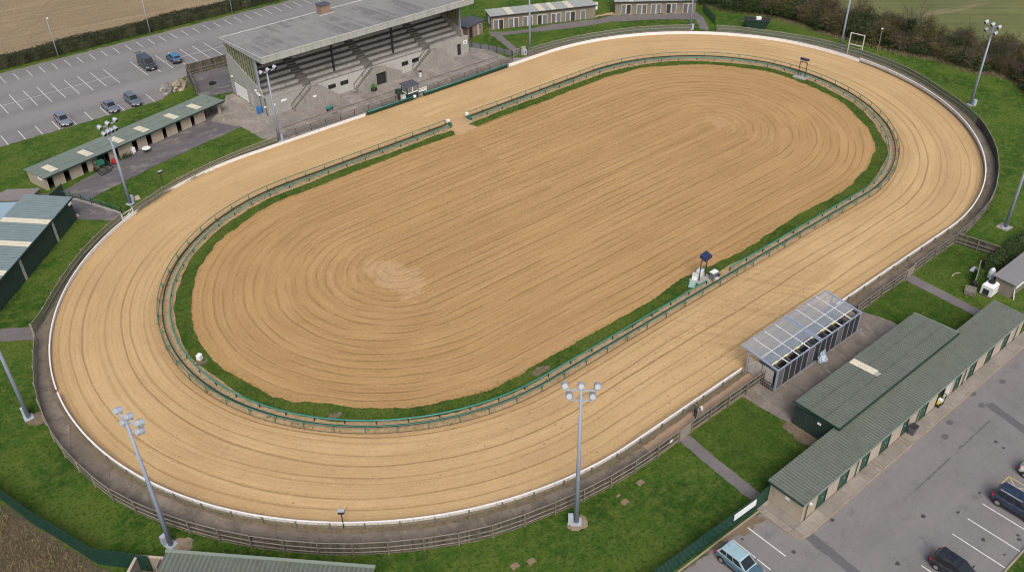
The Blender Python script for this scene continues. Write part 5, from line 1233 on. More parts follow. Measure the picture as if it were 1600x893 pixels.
MB().tube([(0,0,1.5),(0,0,1.68)],.36,12).build('lid', M['black'], ct); MB().box(-.75,-.65,0,.75,.65,.12).build('pallet', M['timber'], ct); MB().box(-.78,-.3,.2,-.73,.35,.9).build('gauge', M['dark_metal'], ct)
t = thing('surfboard_sign', 'blue and white striped board leaning on the wall beside the white tank', 'board', (91.9,26.75,0), .2); MB().hexa([(-.2,-.25,0),(.2,-.25,0),(.2,-.18,0),(-.2,-.18,0),(-.12,.0,1.2),(.12,.0,1.2),(.12,.06,1.2),(-.12,.06,1.2)]).build('board', M['white_plastic'], t); MB().hexa([(-.04,-.262,.05),(.10,-.262,.05),(.10,-.254,.05),(-.04,-.254,.05),(-.02,-.012,1.15),(.05,-.012,1.15),(.05,-.004,1.15),(-.02,-.004,1.15)]).build('stripe', M['tarp_blue'], t)
t = thing('pallet_stack', 'stack of broken timber pallets on the grass left of the white tank', 'pallets', (89.5,30.2,0), .3)
for k in range(3):
    for q in range(5): MB().cbox((-.5+.25*q+.1*k, .05*k, .10+k*.17),(.12,1.1,.03)).build('plank', M['timber_light'], t)
    for q in (-.45,.45): MB().cbox((.1*k, q, .05+k*.17),(1.2,.1,.09)).build('bearer', M['timber'], t)
t = thing('barrel', 'dark barrel standing among the pallets by the teal sheet', 'barrel', (90.6,30.4,0)); MB().tube([(0,0,0),(0,0,.3),(0,0,.6),(0,0,.88)],[.28,.31,.31,.28],12).build('drum', M['black'], t); MB().tube([(0,0,.88),(0,0,.90)],.26,12).build('lid', M['dark_metal'], t)
t = thing('teal_screen', 'sloping teal mesh screen behind the white tank', 'screen', (0,0,0)); MB().bar((91.0,30.6,.7),(94.2,31.8,.7),.04,1.4).build('mesh', M['teal_paint'], t); MB().bar((91.0,30.6,1.42),(94.2,31.8,1.42),.08).build('top_rail', M['timber_light'], t)
for p_ in ((91.0,30.6),(94.2,31.8)): MB().cbox((*p_,.72),(.1,.1,1.44)).build('post', M['timber_light'], t)
t = thing('white_cone', 'white plastic dome standing between the dark hedge and the hut', 'dome', (94.0,30.2,0)); MB().tube([(0,0,0),(0,0,.7),(0,0,1.1),(0,0,1.35)],[.4,.4,.28,.03],12).build('dome', M['white_plastic'], t); MB().box(-.5,-.5,0,.5,.5,.06).build('base', M['dark_metal'], t)
t = thing('bathtub', 'small white basin upturned on the grass by the pallets', 'basin', (*at(1521,421.5),0)); MB().hexa([(-.45,-.25,0),(.45,-.25,0),(.45,.25,0),(-.45,.25,0),(-.35,-.18,.28),(.35,-.18,.28),(.35,.18,.28),(-.35,.18,.28)]).build('basin', M['white_plastic'], t)
t = thing('branch', 'pale fallen branch lying on the small lawn', 'branch', (*at(1493,430),0)); MB().tube([(-.7,.1,.06),(-.2,.22,.1),(.3,.15,.07),(.8,-.15,.05)],[.03,.05,.05,.03],6).build('stem', M['beige'], t); MB().tube([(-.2,.22,.1),(-.5,-.05,.06)],[.03,.02],5).build('side_shoot', M['beige'], t)
# ================================================================= FAR KENNEL BLOCKS
def block(label, a, b, depth, h0, h1, doors, lights, roof='roof_pale'):
    a = Vector(a); b = Vector(b); d = b-a; L = d.length; ang = math.atan2(d.y, d.x)
    t = thing('kennel_block', label, 'kennels', (a.x,a.y,0), ang)
    MB().box(0,0,0,L,.2,h0-.04).build('front_wall', M['kennel_wall'], t); MB().box(0,depth-.2,0,L,depth,h1-.06).build('rear_wall', M['kennel_wall'], t)
    for X in (0, L-.2): MB().extr([(X,.2,0),(X,depth-.2,0),(X,depth-.2,h1-.06),(X,.2,h0-.04)],(.2,0,0)).build('end_wall', M['kennel_wall'], t)
    for i, x in enumerate(doors):
        dr = MB().box(x,-.05,.02,x+.78,-.002,1.75).build('door', M[('door_grey','dark_metal','door_grey','patch_dark','door_grey')[i % 5]], t)
        f = MB(); f.box(x-.10,-.08,.02,x-.001,-.001,1.85); f.box(x+.781,-.08,.02,x+.88,-.001,1.85); f.box(x-.001,-.08,1.751,x+.781,-.001,1.85); f.build('frame', M['board_white'], dr)
    for k in range(int(L/2.6)+1): MB().box(min(2.6*k,L-.35),-.04,0,min(2.6*k,L-.35)+.3,-.001,h0-.1).build('pier', M['kennel_wall'], t)
    rf = ribbed((-.2,-.3,h0),(L+.4,0,0),(0,depth+.5,h1-h0),.4,.03,.07).build('roof', [M[roof], M[roof]], t)
    MB().box(-.2,-.36,h0-.18,L+.2,-.302,h0).build('gutter', M['dark_metal'], rf)
    for x, w in lights: patch((x,-.28,h0+.034),(w,0,0),(0,depth+.4,(h1-h0)*(depth+.4)/(depth+.5)),.01,M['rooflight'],'rooflight',rf,.4,.03)
    return t
t = block('far kennel block with pale roof and paired grey doors behind the lawn', (101.35,128.85), (119.8,120.4), 4.0, 2.6, 2.45, [.5,1.5,3.4,4.4,6.1,7.1,8.9,9.9,11.6,12.6,14.4,15.4,17.4], [(3.2,1.2),(9.2,1.2),(11.6,.9),(14.8,1.1)])
MB().box(-.03,.9,.7,-.002,2.3,1.95).build('sign', M['white_plastic'], t)
block('second far kennel block partly above the top edge, with dark open doors', (124.0,119.4), (135.9,109.7), 4.0, 2.45, 2.5, [1.2,2.2,4.2,5.2,6.9,7.9,9.8,10.8,13.0,13.95], [(2.5,1.0)])
t = thing('brick_hut', 'small red brick hut with a dark slate roof right of the grandstand', 'hut', (95.2,127.95,0), math.atan2(.75,4.0))
walls(t, 0, 4.1, 0, 3.2, 2.15, 'brick')
MB().hexa([(-.25,-.3,2.18),(4.35,-.3,2.42),(4.35,3.4,2.42),(-.25,3.4,2.18),(-.25,-.3,2.28),(4.35,-.3,2.52),(4.35,3.4,2.52),(-.25,3.4,2.28)]).build('roof', M['slate'], t)
MB().box(.45,-.04,.02,1.25,-.002,2.0).build('door', M['dark_room'], t); MB().box(2.6,-.03,.02,3.1,-.002,2.05).build('pale_panel', M['concrete_lt'], t)
w = MB().box(3.25,-.04,.9,3.7,-.002,2.0).build('window', M['glass_dark'], t); f = MB()
for z in (.9,1.25,1.6,1.95): f.box(3.25,-.07,z,3.7,-.041,z+.06)
f.build('frame', M['white_paint'], w)
x, y = at(930,15); t = thing('white_cupboard', 'white cupboard standing between the two far kennel blocks', 'cupboard', (x,y,0), -.6); MB().box(-.4,-.25,.05,.4,.25,1.3).build('body', M['white_plastic'], t); MB().box(-.42,-.28,1.3,.42,.28,1.36).build('lid', M['board_white'], t); MB().box(-.38,-.2,0,.38,.2,.05).build('plinth', M['dark_metal'], t)
t = thing('rail_and_wall', 'low weathered fence between the stand apron and the small triangular lawn', 'fence', (0,0,0)); fp = [(92.6,125.8),(94.9,121.0),(96.0,116.5)]
ribbon(resample(fp,.8),.05,.95,0,.05).build('board_panel', M['door_grey'], t)
po = MB().cbox((0,.0,.55),(.12,.12,1.1)).build('post', M['dark_metal'], t); post_copies(po, resample(fp, 1.8), t)
rail_fence('short green rail fence closing the triangular lawn by the far gate', [(96.0,116.0),(98.2,116.4)], 1.1, 1.1, 'mesh_far')
t = thing('gate_pier', 'pale concrete gate pier at the foot of the far path', 'pier', (98.0,115.8,0)); MB().box(-.35,-.2,0,.35,.2,1.25).build('shaft', M['concrete_lt'], t); MB().box(-.4,-.25,1.25,.4,.25,1.35).build('cap', M['concrete'], t)
x, y = at(821,86); t = thing('control_cabinet', 'white electrical cabinet beside the mast at the far path', 'cabinet', (x,y,0), -.6); MB().box(-.25,-.2,.1,.25,.2,.95).build('body', M['lamp_steel'], t); MB().box(-.22,-.18,0,.22,.18,.1).build('plinth', M['concrete'], t); MB().box(-.1,-.23,.4,.12,-.202,.75).build('meter', M['dark_metal'], t)
# dark steps railing beyond the far lawn
t = thing('step_railing', 'dark green timber railing along the path end by the hedge', 'railing', (0,0,0))
for off in (0,1.1):
    a = Vector((137.6+off*.7,109.2+off*.5)); b = Vector((133.4+off*.7,102.9+off*.5)); pp = resample([a,b], 1.2)
    mb = MB()
    for z in (.35,.8,1.25): mb.bar((a.x,a.y,z),(b.x,b.y,z),.07,.12)
    mb.build('rail', M['dark_green'], t)
    po = MB().cbox((0,0,.68),(.12,.12,1.36)).build('post', M['dark_green'], t); post_copies(po, pp, t)
# green skip
t = thing('skip', 'dark green open waste skip on the grass below the hedge', 'skip', (137.9,96.9,0), math.atan2(94.7-98.8, 139.1-136.5))
MB().hexa([(-1.6,-.8,.1),(1.6,-.8,.1),(1.6,.8,.1),(-1.6,.8,.1),(-2.3,-.95,1.5),(2.3,-.95,1.5),(2.3,.95,1.5),(-2.3,.95,1.5)]).build('hull', M['dark_green'], t); MB().box(-2.2,-.86,1.5,2.2,.86,1.52).build('load', M['dark_room'], t)
mb = MB(); mb.bar((-2.35,-.98,1.52),(2.35,-.98,1.52),.12); mb.bar((-2.35,.98,1.52),(2.35,.98,1.52),.12); mb.build('rim', M['dark_green'], t)
MB().cbox((.2,.2,1.75),(.9,.6,.45),.4).build('rubbish', M['white_plastic'], t)
# scoreboard frame
t = thing('scoreboard_frame', 'empty white timber frame standing at the top bend kerb', 'frame', (0,0,0))
a, b = Vector((139.35,78.75)), Vector((139.75,76.4))
for p_ in (a, b): MB().cbox((p_.x,p_.y,1.85),(.13,.13,3.7)).build('upright', M['board_white'], t)
for z in (1.75,3.65): MB().bar((a.x,a.y,z),(b.x,b.y,z),.10,.12).build('crossbar', M['board_white'], t)
mb = MB()
for p_ in (a, b): mb.bar((p_.x,p_.y,1.7),(p_.x+.9,p_.y+.15,.0),.08)
mb.build('strut', M['board_white'], t)
# trackside camera frames
def arch(label, x, y, ang, h):
    t = thing('camera_frame', label, 'camera frame', (x,y,0), ang)
    for s in (-.62,.62): MB().bar((0,s,.12),(0,s,h),.09).build('upright', M['dark_metal'], t)
    for z_, w_ in ((h,.09),(h*.6,.06)): MB().bar((0,-.62,z_),(0,.62,z_),w_).build('crossbar', M['dark_metal'], t)
    mb = MB().hexa([(-.3,-.62,h+.35),(.55,-.62,h+.12),(.55,.62,h+.12),(-.3,.62,h+.35),(-.25,-.6,h+.75),(.60,-.6,h+.45),(.60,.6,h+.45),(-.25,.6,h+.75)]); c_ = mb.build('camera_box', M['navy'], t)
    mb = MB(); mb.bar((0,-.3,h),(0,-.3,h+.35),.07); mb.bar((0,.3,h),(0,.3,h+.35),.07); mb.build('bracket', M['dark_metal'], c_)
    MB().box(-1.0,-1.1,0,.9,1.1,.12).build('base_slab', M['concrete'], t); return t
M['navy'] = plain('navy_metal', (.020,.032,.085), .4)
arch('dark camera frame on a concrete slab beside the far guard rail', 125.2, 77.9, .1, 2.55)
t = arch('dark camera frame with a navy box at the opening of the near guard rail', 69.5, 51.25, -1.45, 2.75)
t = thing('hare_control_desk', 'white topped desk beside the near camera frame', 'desk', (70.35,50.35,0)); MB().box(-.45,-.3,1.1,.45,.3,1.16).build('desk_top', M['white_plastic'], t)
for a in (-.35,.35):
    for b in (-.22,.22): MB().bar((a,b,0),(a,b,1.1),.06).build('leg', M['door_grey'], t)
MB().box(-.35,-.2,.3,.35,.2,.95).build('cabinet', M['door_grey'], t)
t = thing('storage_box', 'pale grey box on the slab beside the near camera frame', 'box', (68.85,51.75,.12), .5); MB().box(-.35,-.3,0,.35,.3,.55).build('body', M['white_plastic'], t); MB().box(-.37,-.32,.55,.37,.32,.60).build('lid', M['board_white'], t)
t = thing('storage_box', 'white drum-like box behind the near camera frame', 'box', (69.9,51.9,.0), .2); MB().box(-.4,-.3,0,.4,.3,.75).build('body', M['white_plastic'], t); MB().box(-.42,-.32,.75,.42,.32,.8).build('lid', M['white_plastic'], t)
t = thing('blue_seat', 'navy seat and white crate at the guard rail end', 'seat', (70.9,50.2,0), .4); MB().box(-.3,-.25,.45,.3,.25,.52).build('seat', M['navy'], t); MB().box(-.28,-.22,0,.28,.22,.45).build('crate', M['white_plastic'], t)
t = thing('plank', 'teal green board lying on the verge by the near camera frame', 'board', (67.9,51.3,.04), .55); MB().box(-.7,-.35,0,.7,.35,.06).build('plank', M['mesh_plank'] if 'mesh_plank' in M else weathered('pale_teal_board',(.25,.42,.38),.1,2,.6), t)
x, y = at(312.6,561); t = thing('junction_box', 'small white box on the grass verge inside the left bend', 'box', (x,y,0), .6); MB().box(-.25,-.2,.1,.25,.2,.55).build('body', M['white_plastic'], t); MB().box(-.28,-.23,.55,.28,.23,.6).build('lid', M['white_plastic'], t); MB().box(-.3,-.25,0,.3,.25,.1).build('plinth', M['concrete'], t)
# ================================================================= VEHICLES
def paint(name, c, rough=.28):
    n = NT(name); n.color(c).rough(rough); n.b.inputs['Coat Weight'].default_value = .6; n.b.inputs['Coat Roughness'].default_value = .08; n.b.inputs['Metallic'].default_value = .25
    p = n.pos(); n.b.inputs['Base Color'].default_value = (*c,1)
    n.link(n.mix(n.ramp(n.noise(p, 3, 4, .6), [(.45,0.0),(.75,.25)]), c, (.20,.19,.18)), n.b.inputs['Base Color']); return n.m
M['tail_red'] = plain('tail_lamp', (.42,.010,.012), .25); M['head_clear'] = plain('headlamp', (.62,.66,.70), .15, .2); M['alloy'] = plain('alloy_rim', (.36,.37,.39), .35, .6)
M['plate_w'] = plain('plate_white', (.75,.75,.72), .5); M['plate_y'] = plain('plate_yellow', (.70,.55,.06), .5); M['trim_black'] = plain('black_trim', (.018,.018,.020), .55)
def vehicle(label, cat, loc, rz, col, kind, rails=False, name='parked_car', roofcol=None, pk='cars in the car parks'):
    t = thing(name, label, cat, (*loc, .04), rz, pk); bm_ = paint(cat+'_paint', col)
    P = dict(hatch=dict(L=3.95,W=.81,bz=.90,H=1.44,cb=(-1.86,1.02),ct=(-1.55,.22),hood=.80),
             saloon=dict(L=4.25,W=.81,bz=.86,H=1.34,cb=(-1.30,.98),ct=(-.72,.25),hood=.76),
             estate=dict(L=4.15,W=.81,bz=.90,H=1.42,cb=(-1.98,1.02),ct=(-1.72,.22),hood=.78),
             suv=dict(L=4.15,W=.86,bz=1.02,H=1.60,cb=(-1.98,1.05),ct=(-1.72,.35),hood=.95),
             van=dict(L=4.75,W=.92,bz=1.05,H=1.88,cb=(-2.34,1.62),ct=(-2.26,.95),hood=.98))[kind]
    h = P['L']/2; W, bz, H, hd = P['W'], P['bz'], P['H'], P['hood']
    sec = [(-h,.80,.42,bz-.10),(-h+.08,.93,.28,bz-.02),(-h+.35,1.0,.20,bz),(-.6,1.0,.18,bz),(.5,1.0,.18,bz-.01),(P['cb'][1]-.05,1.0,.18,bz-.02),(h-.55,.98,.19,(hd+bz)/2-.02),(h-.20,.92,.22,hd-.06),(h-.04,.80,.30,hd-.16),(h,.66,.38,hd-.24)]
    mb = MB(); nps = 10
    for (x, k, zb, zt) in sec:
        w = W*k; zm = (zb+zt)/2
        mb.v += [(x,-w*.86,zb),(x,-w*.99,zb+.10),(x,-w,zm),(x,-w*.985,zt-.10),(x,-w*.90,zt),(x,w*.90,zt),(x,w*.985,zt-.10),(x,w,zm),(x,w*.99,zb+.10),(x,w*.86,zb)]
    for i in range(len(sec)-1):
        for k in range(nps): mb.f.append((i*nps+k, i*nps+(k+1)%nps, (i+1)*nps+(k+1)%nps, (i+1)*nps+k)); mb.mi.append(0)
    mb.f.append(tuple(range(nps))); mb.mi.append(0); mb.f.append(tuple((len(sec)-1)*nps+k for k in reversed(range(nps)))); mb.mi.append(0)
    body = mb.build('body', bm_, t, True); s_ = body.modifiers.new('s','SUBSURF'); s_.levels = 1; s_.render_levels = 1
    # cabin
    (xb0, xb1), (xt0, xt1) = P['cb'], P['ct']; wb, wt = W*.93, W*(.74 if kind != 'van' else .84)
    B = [(xb0,-wb*.94,bz-.06),(xb1,-wb*.90,bz-.08),(xb1,wb*.90,bz-.08),(xb0,wb*.94,bz-.06)]; T = [(xt0,-wt,H-.04),(xt1,-wt*.97,H-.03),(xt1,wt*.97,H-.03),(xt0,wt,H-.04)]
    cb = MB(); cb.v = B+T+[(xt0+.10,-wt*.85,H),(xt1-.10,-wt*.85,H+.01),(xt1-.10,wt*.85,H+.01),(xt0+.10,wt*.85,H)]
    for i in range(4):
        j = (i+1)%4; cb.f += [(i,j,4+j,4+i),(4+i,4+j,8+j,8+i)]; cb.mi += [0,0]
    cb.f.append((8,9,10,11)); cb.mi.append(0)
    cb.build('cabin', paint('roof_paint', roofcol) if roofcol else bm_, t)
    def quad(i, j, u0, u1, v0, v1, name, off=.012, mat='glass_dark', par=None):
        b0, b1, t0, t1 = Vector(B[i]), Vector(B[j]), Vector(T[i]), Vector(T[j])
        f = lambda u, v: b0.lerp(b1, u).lerp(t0.lerp(t1, u), v)
        n = (b1-b0).cross(t0-b0).normalized(); c = (b0+b1+t0+t1)/4
        if n.dot(c-Vector(((xb0+xb1)/2,0,c.z))) < 0: n = -n
        q = [f(u0,v0),f(u1,v0),f(u1,v1),f(u0,v1)]
        m_ = MB().hexa([p+n*.002 for p in q]+[p+n*off for p in q]); return m_.build(name, M[mat], par or t)
    quad(1,2,.05,.95,.16,.93,'windscreen'); 
    if kind != 'van': quad(3,0,.07,.93,.30,.90,'rear_window')
    for i, j, fl in ((0,1,False),(3,2,False)):
        if kind == 'van': quad(i,j,.66,.93,.30,.88,'side_window')
        else:
            quad(i,j,.07,.30 if kind != 'saloon' else .18,.24,.84,'side_window'); quad(i,j,.33 if kind != 'saloon' else .22,.58,.20,.88,'side_window'); quad(i,j,.61,.90,.20,.88,'side_window')
    # wheels
    wr = .31 if kind not in ('suv','van') else .35
    for x in (-h+.72, h-.78):
        for s in (-1,1):
            w_ = MB().tube([(x,s*(W-.20),wr),(x,s*(W-.06),wr),(x,s*(W+.015),wr)], [wr,wr,wr*.93], 18).build('wheel', M['black'], t)
            MB().tube([(x,s*(W+.0),wr),(x,s*(W+.022),wr)], [wr*.66,wr*.58], 12).build('rim', M['alloy'], w_)
            ar = MB(); ar.tube([(x+(wr+.05)*math.cos(q*math.pi/8), s*(W-.01), wr+(wr+.05)*math.sin(q*math.pi/8)) for q in range(9)], .045, 5); ar.build('wheel_arch', M['trim_black'], t)
    for s in (-1,1):
        MB().hexa([(h-.42,s*W*.62,hd-.26),(h-.03,s*W*.50,hd-.30),(h-.12,s*W*.84,hd-.30),(h-.42,s*W*.97,hd-.24),(h-.46,s*W*.60,hd-.10),(h-.13,s*W*.48,hd-.16),(h-.17,s*W*.86,hd-.15),(h-.46,s*W*.955,hd-.10)]).build('headlight', M['head_clear'], t)
        MB().hexa([(-h-.005,s*W*.60,bz-.34),(-h+.20,s*W*.985,bz-.34),(-h+.03,s*W*.62,bz-.30),(-h+.02,s*W*.60,bz-.33),(-h+.02,s*W*.60,bz-.06),(-h+.22,s*W*.97,bz-.06),(-h+.10,s*W*.60,bz-.06),(-h+.05,s*W*.60,bz-.05)]).build('taillight', M['tail_red'], t) if 0 else MB().cbox((-h+.12,s*W*.82,bz-.17),(.14,W*.26,.20),s*.5*-1).build('taillight', M['tail_red'], t)
        m_ = MB().cbox((xb1-.28,s*(W+.09),bz+.05),(.10,.16,.12)).build('mirror', bm_, t)
        MB().bar((-h+.6,s*(W-.005),.26),(h-.7,s*(W-.005),.26),.03,.08).build('sill_trim', M['trim_black'], t)
    MB().cbox((h-.03,0,.42),(.10,W*1.35,.20)).build('front_grille', M['trim_black'], t); MB().cbox((-h+.01,0,.36),(.10,W*1.5,.16)).build('rear_bumper', M['trim_black'], t)
    MB().cbox((h+.025,0,.43),(.02,.46,.10)).build('number_plate', M['plate_w'], t); MB().cbox((-h-.02,0,.62),(.03,.46,.11)).build('number_plate', M['plate_y'], t)
    if rails:
        for s in (-1,1): MB().bar((xt0+.15,s*wt*.93,H+.03),(xt1-.1,s*wt*.93,H+.04),.05,.05).build('roof_rail', M['lamp_steel'], t)
    MB().tube([(xt0+.35,0,H),(xt0+.2,0,H+.16)],.012,5).build('aerial', M['trim_black'], t)
    return t
DN, UP = -math.pi/2, math.pi/2
vehicle('silver grey hatchback parked alone at the grass, leftmost in the rear car park', 'car', (28.2,142.0), DN, (.20,.23,.28), 'hatch')
vehicle('dark silver saloon parked in the middle of the three cars by the grass', 'car', (35.45,142.0), DN, (.15,.18,.23), 'saloon')
vehicle('dark grey estate car parked by the grass nearest the rubble heap', 'car', (39.05,142.0), DN, (.13,.16,.19), 'estate')
vehicle('dark grey panel van parked in the middle row of the rear car park', 'van', (46.5,154.8), DN, (.035,.042,.052), 'van', name='parked_van')
vehicle('dark blue hatchback with a bright blue roof parked beside the dark van', 'car', (51.1,154.4), UP, (.018,.07,.15), 'hatch', roofcol=(.05,.22,.40))
bx_ = [at(1100.5,868.5), at(1133,842), at(1168,823)]
vehicle('pale blue hatchback parked against the green fence at the bottom edge', 'car', ((bx_[0][0]+bx_[1][0])/2, 23.7), DN, (.075,.15,.20), 'hatch', roofcol=(.36,.52,.57))
vehicle('black hatchback cut off by the bottom edge in the front car park', 'car', (53.85,12.45), DN, (.016,.018,.024), 'hatch')
vehicle('navy estate car with silver roof rails beside the yellow hatched bay', 'car', (63.65,12.4), DN, (.020,.032,.065), 'suv', True)
vehicle('white hatchback just showing at the right edge beyond the yellow hatched bay', 'car', (68.3,12.45), DN, (.62,.64,.66), 'hatch')
# ================================================================= PERSON
def person():
    t = thing('person', 'person in dark clothes and olive hooded top at the white rail, holding a white cloth', 'person', (51.85,37.05,.042), 0.35)
    J = {}; E = []; RD = {}
    def j(n, p, r, par=None): J[n] = Vector(p); RD[n] = r; (E.append((par, n)) if par else None)
    # faces +x (towards the right along the rail), leaning forward a little, one arm out to the rail (left, +y)
    j('pel',(0,0,.93),.145); j('wst',(.03,0,1.10),.135,'pel'); j('chs',(.08,0,1.33),.155,'wst'); j('nkb',(.11,0,1.48),.075,'chs'); j('hdb',(.14,0,1.58),.060,'nkb')
    for s, a in ((1,'l'),(-1,'r')):
        j(a+'hip',(0,.09*s,.88),.10,'pel'); j(a+'kne',(.05+.10*s,.11*s,.49),.066,a+'hip'); j(a+'ank',(-.02+.14*s,.11*s,.09),.045,a+'kne'); j(a+'toe',(.17+.14*s,.13*s,.04),.040,a+'ank')
        j(a+'sho',(.09,.20*s,1.42),.072,'chs')
    j('lelb',(.20,.34,1.20),.050,'lsho'); j('lwri',(.40,.36,1.06),.034,'lelb'); j('lpal',(.47,.36,1.03),.034,'lwri')
    j('relb',(.10,-.32,1.18),.050,'rsho'); j('rwri',(.32,-.30,1.06),.034,'relb'); j('rpal',(.39,-.28,1.03),.034,'rwri')
    for a, s in (('l',1),('r',-1)):
        p = J[a+'pal']
        for k in range(4):
            y = (k-1.5)*.021; ln = (.066,.078,.074,.058)[k]
            j(f'{a}f{k}a', p+Vector((.045,y,-.005)), .0095, a+'pal'); j(f'{a}f{k}b', p+Vector((.045+ln*.5,y*1.1,-.020)), .0088, f'{a}f{k}a'); j(f'{a}f{k}c', p+Vector((.045+ln*.75,y*1.1,-.052)), .0075, f'{a}f{k}b')
        j(a+'t1', p+Vector((.005,-.036*s,-.008)), .011, a+'pal'); j(a+'t2', p+Vector((.042,-.052*s,-.022)), .0095, a+'t1')
    names = list(J); idx = {n: i for i, n in enumerate(names)}
    me = bpy.data.meshes.new('body'); me.from_pydata([J[n] for n in names], [(idx[a], idx[b]) for a, b in E], [])
    o = bpy.data.objects.new('body', me); COL.objects.link(o)
    sk = o.modifiers.new('skin','SKIN'); sk.use_smooth_shade = True
    for n in names: d = me.skin_vertices[0].data[idx[n]]; d.radius = (RD[n], RD[n]); d.use_root = (n == 'pel')
    ss = o.modifiers.new('sub','SUBSURF'); ss.levels = 2; ss.render_levels = 2
    dg = bpy.context.evaluated_depsgraph_get(); m2 = bpy.data.meshes.new_from_object(o.evaluated_get(dg))
    bpy.data.objects.remove(o)
    # head joined to the same mesh, with brow, nose, ears
    bm = bmesh.new(); bm.from_mesh(m2)
    hd = bmesh.ops.create_uvsphere(bm, u_segments=20, v_segments=14, radius=1.0)['verts']
    hc = Vector((.17,0,1.68))
    for v in hd:
        c = v.co.copy(); w = .082*(1-.16*max(0,-c.z)); x = .098*c.x; z = .122*c.z
        if c.x > .8 and abs(c.y) < .28: x += .022*max(0, 1-abs(c.z+.12)*3)      # nose
        if c.x > .6 and abs(abs(c.y)-.38) < .16 and abs(c.z-.08) < .14: x -= .008   # eye sockets
        y = w*c.y + (.014*math.copysign(1,c.y) if abs(c.y) > .93 and abs(c.z) < .25 else 0)
        v.co = hc+Vector((x, y, z))
    bm.to_mesh(m2); bm.free()
    skin = plain('skin', (.42,.25,.18), .6); olive = weathered('olive_jacket', (.060,.060,.026), .2, 8, .9); dark = weathered('dark_coat', (.014,.016,.022), .25, 8, .85); shoe = plain('dark_shoe', (.01,.01,.01), .6)
    m2.materials.clear()
    for q in (skin, olive, dark, shoe): m2.materials.append(q)
    for p in m2.polygons:
        c = p.center; k = 2
        if c.z > 1.54: k = 0
        elif c.z > 1.18 and (abs(c.y) < .27 and c.x < .30): k = 1
        elif c.z < .075: k = 3
        elif c.z > .93 and ((c.x > .42 and c.y > 0) or (c.x > .34 and c.y < 0)): k = 0
        p.material_index = k; p.use_smooth = True
    b = bpy.data.objects.new('body', m2); COL.objects.link(b); b.parent = t
    hb = bmesh.new(); vs = bmesh.ops.create_uvsphere(hb, u_segments=18, v_segments=12, radius=1.0)['verts']
    for v in vs: v.co = hc+Vector((-.028+.104*v.co.x, .100*v.co.y, .018+.128*v.co.z))
    bmesh.ops.delete(hb, geom=[v for v in hb.verts if v.co.x > hc.x+.045 and v.co.z < hc.z+.07 or v.co.z < hc.z-.10], context='VERTS')
    hm = bpy.data.meshes.new('hood'); hb.to_mesh(hm); hb.free(); hm.materials.append(olive); h_ = bpy.data.objects.new('hood', hm); COL.objects.link(h_); h_.parent = t
    return t
person()
t = thing('white_cloth', 'crumpled white cloth hanging from the hand of the person at the rail', 'cloth', (0,0,0))
mb = MB(); hx, hy = 51.85+math.cos(.35)*.50+math.sin(.35)*.29, 37.05+math.sin(.35)*.50-math.cos(.35)*.29
for i in range(7):
    for j_ in range(5):
        u = i/6; v = j_/4-.5; mb.v.append((hx+.05*math.sin(v*9+u*3)+.10*u, hy+v*(.12+.5*u)-.05, 1.08-.62*u+.05*math.sin(v*7)))
for i in range(6):
    for j_ in range(4): a = i*5+j_; mb.f.append((a,a+1,a+6,a+5)); mb.mi.append(0)
o = mb.build('sheet', M['white_plastic'], t, True); sd = o.modifiers.new('th','SOLIDIFY'); sd.thickness = .02
x, y = 53.0, 37.35; t = thing('feed_bag', 'small white bag on the path against the white rail beside the person', 'bag', (x,y,.042)); MB().hexa([(-.25,-.18,0),(.25,-.18,0),(.25,.18,0),(-.25,.18,0),(-.2,-.1,.4),(.2,-.12,.45),(.18,.1,.42),(-.2,.12,.4)]).build('bag', M['white_plastic'], t); MB().cbox((0,0,.45),(.12,.1,.08)).build('tie', M['beige'], t)
# ================================================================= VEGETATION
def leaf_mat(name, a, b):
    n = NT(name); g = n.n.new('ShaderNodeNewGeometry'); n.color(n.ramp(g.outputs['Random Per Island'], [(0,a),(1,b)])).rough(.85); n.b.inputs['Specular IOR Level'].default_value = .2; return n.m
M['leaf_dark'] = leaf_mat('bramble_leaf', (.016,.034,.012), (.060,.085,.030)); M['leaf_olive'] = leaf_mat('olive_leaf', (.055,.058,.022), (.140,.125,.055)); M['leaf_brown'] = leaf_mat('dry_twig', (.065,.050,.034), (.175,.140,.095)); M['leaf_hedge'] = leaf_mat('hedge_leaf', (.016,.026,.012), (.060,.062,.032)); M['bark'] = weathered('bark', (.075,.062,.05), .3, 3, .95)
M['blade'] = leaf_mat('grass_blade', (.032,.084,.010), (.098,.150,.028)); M['blade_dry'] = leaf_mat('dry_grass_blade', (.10,.082,.040), (.30,.235,.145))
def cards(C, size, up=0.0, rg=NR, asp=.5):
    """leaf quads: centres (n,3); returns verts, faces"""
    n = len(C); d = rg.normal(0,1,(n,3)); d[:,2] += up; d /= np.linalg.norm(d,axis=1)[:,None]; e = np.cross(d, rg.normal(0,1,(n,3))); e /= np.linalg.norm(e,axis=1)[:,None]
    s = (size*rg.uniform(.6,1.4,n))[:,None]; a = d*s/2; b = e*s*asp/2
    V = np.stack([C-a, C+b, C+a, C-b],1).reshape(-1,3); F = np.arange(4*n).reshape(n,4); return V, F
def mesh_np(name, V, F, mat, parent=None):
    me = bpy.data.meshes.new(name); nv, nf, k = len(V), len(F), F.shape[1]
    me.vertices.add(nv); me.vertices.foreach_set('co', V.astype(np.float32).ravel()); me.loops.add(nf*k); me.loops.foreach_set('vertex_index', F.astype(np.int32).ravel())
    me.polygons.add(nf); me.polygons.foreach_set('loop_start', np.arange(nf, dtype=np.int32)*k); me.update(calc_edges=True); me.validate()
    me.materials.append(mat); o = bpy.data.objects.new(name, me); COL.objects.link(o)
    if parent: o.parent = parent
    return o
